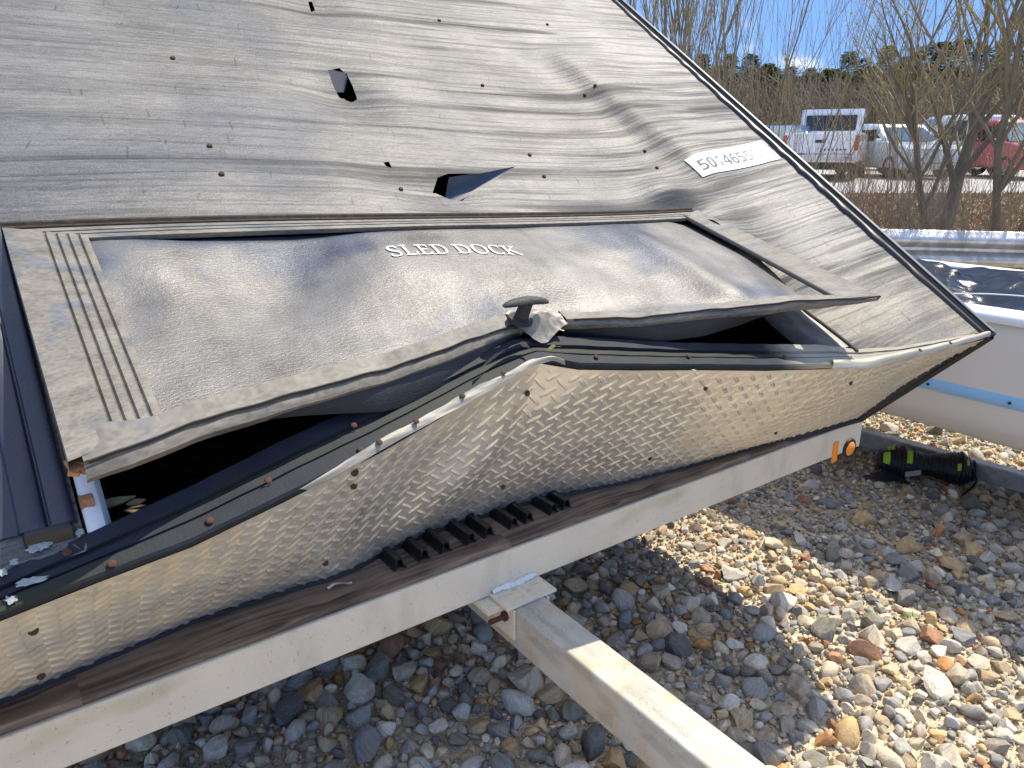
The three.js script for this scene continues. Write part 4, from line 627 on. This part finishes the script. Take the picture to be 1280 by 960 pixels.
// ================================================================ GUARDRAIL
{
  const a = V(3.05, 0, -7.045), b = V(9.6, 0, -5.92), d = b.clone().sub(a), len = d.length(), turn = Math.atan2(-d.z, d.x);
  const G = thing('guardrail', 'galvanised W beam guardrail along the brushy bank beyond the boat', 'guardrail', [a.x, 0, a.z], turn);
  const pr = [[0.0, 0.700], [0.012, 0.703], [0.045, 0.672], [0.075, 0.640], [0.083, 0.615], [0.075, 0.592], [0.03, 0.56], [0.002, 0.545], [0.0, 0.535], [0.0, 0.515], [0.03, 0.50], [0.075, 0.468], [0.083, 0.445], [0.075, 0.42], [0.045, 0.39], [0.012, 0.388], [0.0, 0.39]];
  const c = new THREE.CatmullRomCurve3(pr.map(([z, y]) => V(0, y, z)));
  part('rail_beam', loft(60, 60, (s, t) => { const q = c.getPoint(t); return V(s * (len + 1) - 0.5, q.y + 0.004 * Math.sin(s * 13), q.z + 0.003 * Math.sin(s * 21)); }, (s, t) => [s * 12, t * 0.6]), std({ map: rept(galvMap, 1, 1), roughness: 0.32, metalness: 0.88, bumpMap: rept(noiseTex, 14, 0.25), bumpScale: 0.006 }), G);
  for (let k = 0; k < 4; k++) part('rail_post', bx2(0.35 + k * 1.9, 0.47 + k * 1.9, 0.0, 0.68, -0.17, -0.01, 0.006), M.galv, G);
}

// ================================================================ BANK, PARKING LOT
{
  const dry = tex(512, 512, (u, v) => { const a = fbm(u * 9, v * 9, 1701, 4, 9), b = fbm(u * 70, v * 70, 1711, 2, 70), g = ss(0.5, 0.7, fbm(u * 5, v * 5, 1721, 3, 5)); const k = 0.20 + 0.12 * (a - 0.5) + 0.14 * (b - 0.5); return [k * lerp(1.25, 0.8, g), k * lerp(0.86, 0.85, g), k * lerp(0.5, 0.36, g)]; });
  const sheetG = (x0, x1, D0, D1, n, m, off, s) => loft(n, m, (p, q) => { const D = lerp(D0, D1, q), x = lerp(x0, x1, p); return V(x, bankY(D) + off + 0.03 * (fbm(x * 0.8 + 90, D * 0.8, 1731, 3) - 0.5) * s, -D); }, (p, q) => [lerp(x0, x1, p) / 2, lerp(D0, D1, q) / 2]);
  const bank = part('grass_bank', sheetG(-30, 40, 7.25, 16.6, 120, 40, 0.012, 1), std({ map: dry, roughness: 0.95 }), scene); bank.userData.kind = 'structure';
  const lot = part('parking_lot', sheetG(-60, 90, 16.3, 60, 40, 20, 0.02, 0), std({ map: tex(256, 256, (u, v) => { const k = 0.42 + 0.10 * (fbm(u * 8, v * 8, 1741, 4, 8) - 0.5) + 0.08 * (vn(u * 80, v * 80, 3, 80) - 0.5); return [k, k * 0.97, k * 0.92]; }), roughness: 0.95 }), scene); lot.userData.kind = 'structure';
  // dead leaves and straw: one mass
  const N = 26000, r = rng(1777), im = new THREE.InstancedMesh(new THREE.PlaneGeometry(1, 0.35), std({ roughness: 0.9 }), N), mt = new THREE.Matrix4(), q = new THREE.Quaternion(), e = new THREE.Euler(), c = new THREE.Color();
  for (let i = 0; i < N; i++) { const D = lerp(7.3, 16, Math.pow(r(), 1.3)), x = lerp(0.22 * D, 0.82 * D, r()) + (r() - 0.5), s = 0.02 + r() * 0.055; e.set(r() * 3, r() * 6.28, r() * 3); im.setMatrixAt(i, mt.compose(V(x, bankY(D) + 0.02 + 0.05 * r() * r(), -D), q.setFromEuler(e), V(s * (r() < 0.4 ? 3 : 1), s, s))); const k = r(); const col = k < 0.50 ? [0.36, 0.155, 0.055] : k < 0.75 ? [0.34, 0.25, 0.13] : k < 0.9 ? [0.40, 0.34, 0.22] : [0.16, 0.20, 0.06]; const b = 0.7 + 0.6 * r(); c.setRGB(col[0] * b, col[1] * b, col[2] * b); im.setColorAt(i, c); }
  im.name = 'leaf_litter'; im.userData.kind = 'stuff'; scene.add(im); tag(im, 'rust and straw coloured dead leaves covering the bank behind the guardrail', 'leaf litter');
}

// ================================================================ SHRUBS AND BARE TREES
{
  const barkA = std({ map: tex(128, 256, (u, v) => { const a = fbm(u * 8, v * 20, 1801, 4, 0); const k = 0.19 + 0.18 * (a - 0.5); return [k * 1.06, k * 0.93, k * 0.68]; }), roughness: 0.9 });
  const barkB = std({ color: rgb(0.34, 0.285, 0.17), roughness: 0.9 }), barkC = std({ color: rgb(0.34, 0.20, 0.14), roughness: 0.9 }), barkD = std({ color: rgb(0.30, 0.26, 0.20), roughness: 0.9 });
  const bud = new THREE.MeshPhysicalMaterial({ color: rgb(0.38, 0.36, 0.10), roughness: 0.9, transmission: 0.3, thickness: 0, side: THREE.DoubleSide });
  const branch = (r, p, d, len, rad, depth, o, twig, up, spread, buds) => {
    const n = depth > 1 ? 7 : 4, l = [[p.clone(), rad]]; let q = p.clone(), dd = d.clone(); const kids = [];
    for (let i = 1; i <= n; i++) { dd.add(V((r() - 0.5) * 0.28, (r() - 0.42) * 0.16 + up, (r() - 0.5) * 0.28)).normalize(); q = q.clone().addScaledVector(dd, len / n); const rr = rad * lerp(1, depth > 0 ? 0.42 : 0.3, i / n); l.push([q, rr]); if (depth > 0 && i >= 2) kids.push([q, dd.clone(), rr, i / n]); }
    taper(l, depth > 2 ? 7 : depth > 1 ? 5 : 3, depth > 1 ? o : twig);
    if (depth === 0 && buds) for (const [bp] of l.slice(1)) if (r() < buds) for (let k = 0; k < 2; k++) { const s = 0.007 + 0.012 * r(), a = bp.clone().add(V((r() - 0.5) * 0.05, (r() - 0.5) * 0.05, (r() - 0.5) * 0.05)), u = V(r() - 0.5, r() - 0.5, r() - 0.5).normalize().multiplyScalar(s), w = V(r() - 0.5, r() - 0.5, r() - 0.5).normalize().multiplyScalar(s * 0.6); buds_.push(a.clone().sub(u), a.clone().add(w), a.clone().add(u), a.clone().sub(u), a.clone().add(u), a.clone().sub(w)); }
    for (const [kp, kd, kr, f] of kids) { const c = depth > 2 ? 2 : r() < 0.75 ? 1 : 2; for (let k = 0; k < c; k++) { const az = r() * 6.28, nd = kd.clone().multiplyScalar(1 - spread * 0.4).add(V(Math.cos(az) * spread, spread * 0.25, Math.sin(az) * spread)).normalize(); branch(r, kp, nd, len * lerp(0.72, 0.42, f) * (0.7 + 0.5 * r()), kr * 0.62, depth - 1, o, twig, up, spread, buds); } }
  };
  let buds_ = [];
  const plant = (name, label, cat, pos, seed, stems, mat, group, buds) => {
    const r = rng(seed), w = { P: [], N: [], U: [] }, t = thing(name, label, cat, pos, 0, group); buds_ = [];
    for (const [lean, az, len, rad, depth, up, spread, ox = 0, oz = 0] of stems(r)) { const o = { P: [], N: [], U: [] }; branch(r, V(ox, -0.05, oz), V(Math.cos(az) * lean, 1, Math.sin(az) * lean).normalize(), len, rad, depth, o, w, up, spread, buds); if (o.P.length) part(name === 'bare_tree' ? 'trunk' : 'stem', fromOut(o), mat, t); }
    if (w.P.length) part('twigs', fromOut(w), mat === barkA ? barkB : mat, t).userData.kind = 'stuff';
    if (buds_.length) { const g = new THREE.BufferGeometry(); g.setAttribute('position', new THREE.Float32BufferAttribute(buds_.flatMap((p) => [p.x, p.y, p.z]), 3)); g.setAttribute('uv', new THREE.Float32BufferAttribute(new Array(buds_.length * 2).fill(0), 2)); g.computeVertexNormals(); part('buds', g, bud, t).userData.kind = 'stuff'; }
    return t;
  };
  const gp = (px, D) => { const p = atW(px, 200, D); return [p.x, bankY(D), -D]; };
  const clump = (n, l0, l1, lean, rad, depth, up, spread, foot) => (r) => Array.from({ length: n }, () => [lean * (0.2 + r()), r() * 6.28, lerp(l0, l1, r()), rad * (0.6 + 0.7 * r()), depth, up, spread, (r() - 0.5) * foot, (r() - 0.5) * foot]);
  plant('bare_tree', 'largest bare budding tree with forked thick trunk behind the guardrail', 'tree', gp(1192, 9.0), 21, (r) => [[0.10, 0.2, 3.6, 0.075, 3, 0.03, 0.6], [0.42, 3.4, 2.6, 0.05, 3, 0.05, 0.6], [0.30, 0.0, 2.8, 0.045, 2, 0.05, 0.55]], barkA, null, 0.5);
  plant('bare_tree', 'slim bare tree leaning at the right edge of the view', 'tree', gp(1268, 8.6), 33, (r) => [[0.15, 3.0, 3.4, 0.05, 3, 0.03, 0.5], [0.3, 0.3, 3.0, 0.04, 3, 0.03, 0.5]], barkA, null, 0.25);
  plant('willow_clump', 'tall dense clump of upright bare stems right at the trailer edge', 'shrub', gp(822, 11.0), 41, clump(15, 3.0, 5.6, 0.10, 0.021, 2, 0.05, 0.20, 1.3), barkA, null, 0.10);
  plant('willow_clump', 'clump of straight bare stems leaning right, second from the trailer edge', 'shrub', gp(880, 10.6), 42, clump(13, 2.8, 5.0, 0.14, 0.017, 2, 0.05, 0.22, 1.3), barkA, null, 0.10);
  plant('willow_clump', 'thinner clump of bare stems above the blue bundle and pickup', 'shrub', gp(945, 11.4), 43, clump(8, 2.4, 4.4, 0.16, 0.011, 2, 0.05, 0.24, 1.4), barkB, null, 0.2);
  plant('willow_clump', 'sparse tall bare stems rising in front of the white pickup tailgate', 'shrub', gp(1010, 10.2), 44, clump(6, 1.8, 4.0, 0.2, 0.008, 2, 0.05, 0.26, 1.2), barkB, null, 0.06);
  plant('willow_clump', 'sparse bare stems between pickup and pale car', 'shrub', gp(1085, 9.8), 45, clump(5, 1.6, 3.8, 0.22, 0.008, 2, 0.04, 0.3, 1.2), barkD, null, 0.06);
  plant('willow_clump', 'bare stems crowding left of the thick forked trunk', 'shrub', gp(1140, 10.4), 46, clump(4, 1.6, 3.6, 0.24, 0.008, 2, 0.04, 0.32, 1.3), barkB, null, 0.12);
  plant('willow_clump', 'bare stems in front of the red car', 'shrub', gp(1240, 9.8), 47, clump(5, 1.6, 3.8, 0.24, 0.008, 2, 0.04, 0.3, 1.4), barkB, null, 0.12);
  const brushL = ['low reddish brush beside the trailer edge below the willow stems', 'low tangled brush under the blue bundle', 'low tangled brush under the pickup tailgate', 'low tangled brush before the gap beside the pickup', 'low tangled brush below the pale car', 'low tangled brush at the foot of the forked trunk', 'low tangled brush under the red car', 'low tangled brush at the right edge behind the guardrail'];
  [[905, 11.8], [960, 10.4], [1020, 9.2], [1075, 8.8], [1128, 8.7], [1180, 8.3], [1232, 8.5], [1282, 8.2]].forEach(([px, D], i) => plant('brush', brushL[i], 'brush', gp(px, D), 60 + i, clump(38, 0.4, 1.25, 0.6, 0.0048, 2, 0.0, 0.5, 1.3), [barkC, barkB, barkD][i % 3], null, 0.0));
  [[930, 13], [985, 14], [1100, 13.5], [1160, 14], [1225, 13]].forEach(([px, D], i) => plant('brush', ['olive brush far behind the willow clumps', 'olive brush before the pickup bumper', 'brown brush before the pale cars', 'brown brush left of the red car', 'brown brush before the red car'][i], 'brush', gp(px, D), 80 + i, clump(32, 0.6, 1.8, 0.4, 0.0050, 2, 0.02, 0.4, 2.0), [barkB, barkC][i % 2], null, 0.12));
}

// ================================================================ PARKED VEHICLES
{
  const glass = std({ color: rgb(0.02, 0.025, 0.03), roughness: 0.06, metalness: 0.0 }), skyGlass = std({ color: rgb(0.16, 0.26, 0.32), roughness: 0.05, metalness: 0.6 }), tyre = std({ color: rgb(0.02, 0.02, 0.02), roughness: 0.8 }), chrome = std({ color: rgb(0.75, 0.75, 0.76), roughness: 0.22, metalness: 0.95 }), dark = std({ color: rgb(0.03, 0.03, 0.032), roughness: 0.6 }), redL = std({ color: rgb(0.55, 0.03, 0.02), roughness: 0.2 });
  const paint = (r, g, b) => new THREE.MeshPhysicalMaterial({ color: rgb(r, g, b), roughness: 0.35, clearcoat: 0.9, clearcoatRoughness: 0.08, side: THREE.DoubleSide });
  const prof = (pts, w, bev) => { const s = new THREE.Shape(); pts.forEach(([x, y], i) => (i ? s.lineTo(x, y) : s.moveTo(x, y))); const g = new THREE.ExtrudeGeometry(s, { depth: w - 2 * bev, bevelEnabled: true, bevelThickness: bev, bevelSize: bev, bevelSegments: 3 }); g.translate(0, 0, -w / 2 + bev); return g; };
  const wheel = (p, x, z) => { const w = new THREE.Group(); w.name = 'wheel'; w.position.set(x, 0.36, z); p.add(w); const t = new THREE.TorusGeometry(0.25, 0.115, 12, 32); part('tyre', t, tyre, w); const c = new THREE.CylinderGeometry(0.19, 0.19, 0.16, 24); c.rotateX(Math.PI / 2); part('rim', c, chrome, w); };
  // x forward, z across
  const pickup = (t, col) => {
    part('body', [prof([[-2.75, 0.55], [2.5, 0.55], [2.72, 0.7], [2.7, 1.05], [2.45, 1.16], [1.1, 1.22], [-0.62, 1.24], [-0.62, 0.75], [-2.66, 0.75]], 1.94, 0.05), bx2(-2.74, -0.62, 0.74, 1.27, -0.97, -0.88, 0.03), bx2(-2.74, -0.62, 0.74, 1.27, 0.88, 0.97, 0.03)], paint(...col), t);
    part('cab', prof([[1.12, 1.2], [0.35, 1.86], [-0.1, 1.92], [-0.5, 1.90], [-0.66, 1.22]], 1.72, 0.07), paint(...col), t);
    const tg = part('tailgate', bx2(-2.80, -2.725, 0.74, 1.28, -0.875, 0.875, 0.02), paint(...col), t); part('tailgate_handle', bx2(-2.825, -2.79, 1.02, 1.10, -0.13, 0.13, 0.015), dark, tg);
    for (let k = 0; k < 6; k++) part('badge_letter', bx2(-2.812, -2.799, 0.82, 0.868, 0.12 + k * 0.10, 0.17 + k * 0.10 + 0.012 * (k % 2), 0.002), dark, tg);
    part('rear_window', bx2(-0.695, -0.60, 1.34, 1.80, -0.70, 0.70, 0.03), glass, t).rotation.z = 0.0;
    part('windscreen', loft(2, 2, (s, u) => V(lerp(1.10, 0.46, u), lerp(1.28, 1.82, u), (s - 0.5) * 1.4)), skyGlass, t);
    for (const z of [-1, 1]) { part('side_window', bx2(-0.42, 0.52, 1.32, 1.74, z * 0.868 - 0.006, z * 0.868 + 0.006, 0.005), glass, t); part('tail_light', bx2(-2.79, -2.70, 0.82, 1.22, z * 0.93 - 0.055, z * 0.93 + 0.055, 0.02), redL, t); part('mirror', bx2(0.72, 0.84, 1.2, 1.42, z * 1.12 - 0.09, z * 1.12 + 0.09, 0.03), dark, t); }
    part('rear_bumper', bx2(-2.92, -2.74, 0.50, 0.70, -0.95, 0.95, 0.04), chrome, t); part('front_bumper', bx2(2.66, 2.84, 0.45, 0.68, -0.95, 0.95, 0.05), chrome, t);
    for (const x of [-1.75, 1.75]) for (const z of [-0.84, 0.84]) wheel(t, x, z);
    part('underbody', bx2(-2.5, 2.4, 0.32, 0.6, -0.7, 0.7, 0.05), dark, t);
  };
  const saloon = (t, col, h, boxy, frontGlass) => {
    const rr = boxy ? -2.2 : -1.5;
    part('body', prof([[-2.3, 0.38], [2.25, 0.36], [2.38, 0.55], [2.3, 0.80], [1.95, 0.90], [1.05, 1.0], [-2.2, 1.04], [-2.36, 0.7]], 1.80, 0.07), paint(...col), t);
    part('cabin', prof([[1.12, 0.97], [0.30, h - 0.03], [-0.2, h], [rr + 0.5, h - 0.03], [rr - 0.06, 1.0]], 1.62, 0.09), paint(...col), t);
    part('windscreen', loft(4, 4, (s, u) => V(lerp(1.10, 0.40, u) + 0.055, lerp(1.03, h - 0.07, u) + 0.05, (s - 0.5) * lerp(1.5, 1.3, u))), frontGlass, t);
    part('rear_window', loft(4, 4, (s, u) => V(lerp(rr - 0.05, rr + 0.42, u) - 0.085, lerp(1.08, h - 0.10, u) + 0.02, (s - 0.5) * lerp(1.4, 1.25, u))), glass, t);
    for (const z of [-1, 1]) { const s = new THREE.Shape(); [[0.85, 1.06], [0.25, h - 0.11], [-0.3, h - 0.08], [rr + 0.55, h - 0.12], [rr + 0.22, 1.06]].forEach(([x, y], i) => (i ? s.lineTo(x, y) : s.moveTo(x, y))); const g = new THREE.ExtrudeGeometry(s, { depth: 0.012, bevelEnabled: false }); g.translate(0, 0, z * 0.812 - 0.006); part('side_window', g, glass, t); part('pillar', bx2(-0.34, -0.26, 1.05, h - 0.08, z * 0.822 - 0.006, z * 0.822 + 0.006, 0.003), paint(...col), t); part('headlight', bx2(2.18, 2.39, 0.66, 0.80, z * 0.68 - 0.18, z * 0.68 + 0.18, 0.04), chrome, t); part('tail_light', bx2(-2.38, -2.25, 0.72, 0.95, z * 0.74 - 0.12, z * 0.74 + 0.12, 0.03), redL, t); part('mirror', bx2(0.78, 0.90, 1.0, 1.14, z * 0.98 - 0.09, z * 0.98 + 0.09, 0.03), paint(...col), t); }
    part('grille', bx2(2.33, 2.42, 0.46, 0.66, -0.5, 0.5, 0.02), dark, t); for (const x of [-1.4, 1.45]) for (const z of [-0.80, 0.80]) wheel(t, x, z);
  };
  const at = (px, D) => { const p = atW(px, 200, D); return [p.x, 0.46, -D]; };
  const fwd = (px, D) => { const p = atW(px, 200, D); return Math.atan2(D, p.x); };
  let t = thing('pickup_truck', 'white pickup truck with its tailgate and rear window towards the trailer', 'pickup truck', at(1036, 24.0), fwd(1036, 24.0) - 0.10); pickup(t, [0.80, 0.81, 0.82]);
  t = thing('parked_car', 'pale silver car facing out between pickup and white van', 'car', at(1112, 24.6), fwd(1112, 24.6) + Math.PI + 0.55); saloon(t, [0.62, 0.68, 0.74], 1.5, false, skyGlass);
  t = thing('parked_suv', 'white boxy vehicle with dark side windows behind the forked tree', 'suv', at(1178, 25.5), fwd(1178, 25) + Math.PI / 2 + 0.35); saloon(t, [0.80, 0.81, 0.82], 1.78, true, skyGlass);
  t = thing('parked_car', 'red hatchback with pale windscreen near the right edge', 'car', at(1262, 24.0), fwd(1262, 24) + Math.PI + 0.5); saloon(t, [0.45, 0.03, 0.03], 1.62, true, skyGlass);
  t = thing('parked_car', 'white car roof showing beyond the pickup', 'car', at(1085, 31.5), fwd(1085, 31) + 1.2); saloon(t, [0.75, 0.77, 0.8], 1.5, false, skyGlass);
  t = thing('parked_car', 'dark red car mostly hidden beside the trailer edge', 'car', at(948, 27.5), fwd(948, 27) + 0.4); saloon(t, [0.25, 0.03, 0.05], 1.5, false, skyGlass);
  t = thing('parked_car', 'blue car behind the brush left of the pickup', 'car', at(975, 24.3), fwd(975, 24) + Math.PI - 0.1); saloon(t, [0.08, 0.20, 0.45], 1.46, false, skyGlass);
}

// ================================================================ FAR TREES
{
  const r = rng(31), mkNeedle = (c) => std({ color: rgb(...c), roughness: 0.9 }), bark = std({ color: rgb(0.12, 0.09, 0.07), roughness: 0.9 });
  const needles = [mkNeedle([0.17, 0.25, 0.06]), mkNeedle([0.25, 0.27, 0.06]), mkNeedle([0.13, 0.21, 0.065])], bareM = [std({ color: rgb(0.20, 0.14, 0.11), roughness: 0.95 }), std({ color: rgb(0.17, 0.145, 0.11), roughness: 0.95 })], budM = std({ color: rgb(0.22, 0.20, 0.07), roughness: 0.9 });
  const conifer = (seed, h, rad) => {
    const q = rng(seed), P = []; for (let i = 0; i < 2600; i++) { const t = Math.pow(q(), 0.9), y = h * (0.03 + 0.97 * t), w = rad * Math.pow(1 - t, 0.8) * (0.8 + 0.25 * Math.sin(t * 40 + q())) + 0.10, a = q() * 6.28, d = w * Math.pow(q(), 0.45), c = V(Math.cos(a) * d, y - 0.25 * d, Math.sin(a) * d), s = 0.22 + 0.26 * q(), u = V(Math.cos(a), -0.35 + 0.4 * q(), Math.sin(a)).multiplyScalar(s), w2 = V(-Math.sin(a), (q() - 0.5) * 0.5, Math.cos(a)).multiplyScalar(s * 0.45); P.push(c.x, c.y, c.z, c.x + u.x + w2.x, c.y + u.y + w2.y, c.z + u.z + w2.z, c.x + u.x - w2.x, c.y + u.y - w2.y, c.z + u.z - w2.z); }
    const g = new THREE.BufferGeometry(); g.setAttribute('position', new THREE.Float32BufferAttribute(P, 3)); g.setAttribute('uv', new THREE.Float32BufferAttribute(new Array(P.length / 3 * 2).fill(0), 2)); g.computeVertexNormals(); return g;
  };
  const crowns = [conifer(1, 1, 0.2), conifer(2, 1, 0.26), conifer(3, 1, 0.17)].map((g, i) => { g.dispose(); return conifer(11 + i, 10, [2.6, 3.3, 2.3][i]); });
  const spots = [[905, 72, 8.6], [930, 80, 9.4], [952, 76, 8.2], [978, 70, 7.4], [1003, 78, 8.0], [1025, 74, 7.6], [1048, 70, 8.6], [1066, 78, 8.8], [1094, 80, 10.2], [1118, 70, 8.2], [1140, 76, 9.8], [1160, 72, 9.6], [1183, 78, 10.6], [1208, 70, 9.0], [1232, 80, 10.4], [1258, 74, 9.2], [1284, 70, 9.4], [870, 76, 9.0], [835, 72, 9.0], [1310, 78, 9.6]];
  const words = ['third', 'fourth', 'fifth', 'sixth', 'seventh', 'eighth', 'ninth', 'tenth', 'eleventh', 'twelfth', 'thirteenth', 'fourteenth', 'fifteenth', 'sixteenth', 'seventeenth', 'eighteenth', 'nineteenth', 'second', 'first', 'twentieth'];
  spots.forEach(([px, D, h], i) => { const p = atW(px, 180, D), t = thing('pine_tree', `dark green pine on the far tree line, ${words[i]} from the left`, 'tree', [p.x, 0.5, -D], r() * 6, 'far pines'); const k = i % 3, c = part('crown', crowns[k], needles[(i * 2) % 3], t); c.scale.set(h / 10 * 1.25, h / 10, h / 10 * 1.25); const o = { P: [], N: [], U: [] }; taper([[V(0, -0.3, 0), 0.16], [V(0, h * 0.9, 0), 0.04]], 6, o); part('trunk', fromOut(o), bark, t); });
  // far bare wood: one mass of thin stems
  const o = [{ P: [], N: [], U: [] }, { P: [], N: [], U: [] }], bud = [];
  for (let i = 0; i < 2600; i++) { const px = lerp(780, 1340, r()), D = lerp(46, 66, r()), p = atW(px, 180, D), h = (3.0 + 2.6 * r()) * (0.8 + 0.4 * fbm(px * 0.02, 1, 1901, 2)), q = V(p.x, 0.45, -D), k = i & 1; const top = q.clone().add(V((r() - 0.5) * 1.2, h, (r() - 0.5) * 1.2)), mid = q.clone().lerp(top, 0.5).add(V((r() - 0.5) * 0.5, 0, 0)); taper([[q, 0.05 + 0.05 * r()], [mid, 0.04], [top, 0.012]], 3, o[k]); for (let j = 0; j < 6; j++) { const b = q.clone().lerp(top, 0.25 + 0.75 * r()), e = b.clone().add(V((r() - 0.5) * 1.6, 0.2 + 0.7 * r(), (r() - 0.5) * 1.6)); taper([[b, 0.022], [e, 0.007]], 3, o[k]); if (r() < 0.12) for (let n = 0; n < 4; n++) { const c = e.clone().add(V((r() - 0.5) * 0.5, (r() - 0.5) * 0.5, (r() - 0.5) * 0.5)); bud.push(c.x - 0.06, c.y, c.z, c.x + 0.05, c.y + 0.02, c.z, c.x, c.y + 0.09, c.z + 0.03); } } }
  const wood = new THREE.Group(); wood.name = 'far_wood'; scene.add(wood); tag(wood, 'brown leafless wood running along the back of the parking lot', 'wood'); wood.userData.kind = 'stuff';
  { const n = 64, mt = new THREE.Matrix4(), q = new THREE.Quaternion(); for (const k of [0, 1, 2]) { const im = new THREE.InstancedMesh(crowns[k], needles[(k + 1) % 3], n); im.name = 'evergreens'; im.userData.kind = 'stuff'; for (let i = 0; i < n; i++) { const p = atW(lerp(770, 1350, r()), 180, 1), D = lerp(66, 92, r()), h = lerp(5.0, 8.2, r()) * D / 78; q.setFromAxisAngle(V(0, 1, 0), r() * 6); im.setMatrixAt(i, mt.compose(V(p.x * D, 0.4, -D), q, V(h / 10 * 1.6, h / 10, h / 10 * 1.6))); } wood.add(im); } }
  part('bare_stems', fromOut(o[0]), bareM[0], wood); part('bare_stems', fromOut(o[1]), bareM[1], wood); const bg = new THREE.BufferGeometry(); bg.setAttribute('position', new THREE.Float32BufferAttribute(bud, 3)); bg.setAttribute('uv', new THREE.Float32BufferAttribute(new Array(bud.length / 3 * 2).fill(0), 2)); bg.computeVertexNormals(); part('spring_buds', bg, budM, wood);
  const hill = part('far_hill', loft(60, 4, (s, t) => V(lerp(-140, 200, s), -1 + (4.2 + 1.2 * fbm(s * 9, 2, 1911, 3)) * Math.sin(t * 1.57), -68 - t * 30)), std({ map: tex(256, 64, (u, v) => { const a = fbm(u * 60, v * 20, 1921, 4); return [0.09 + 0.07 * a, 0.07 + 0.055 * a, 0.05 + 0.04 * a]; }), roughness: 1 }), scene); hill.userData.kind = 'structure';
}
renderer.render(scene, camera);
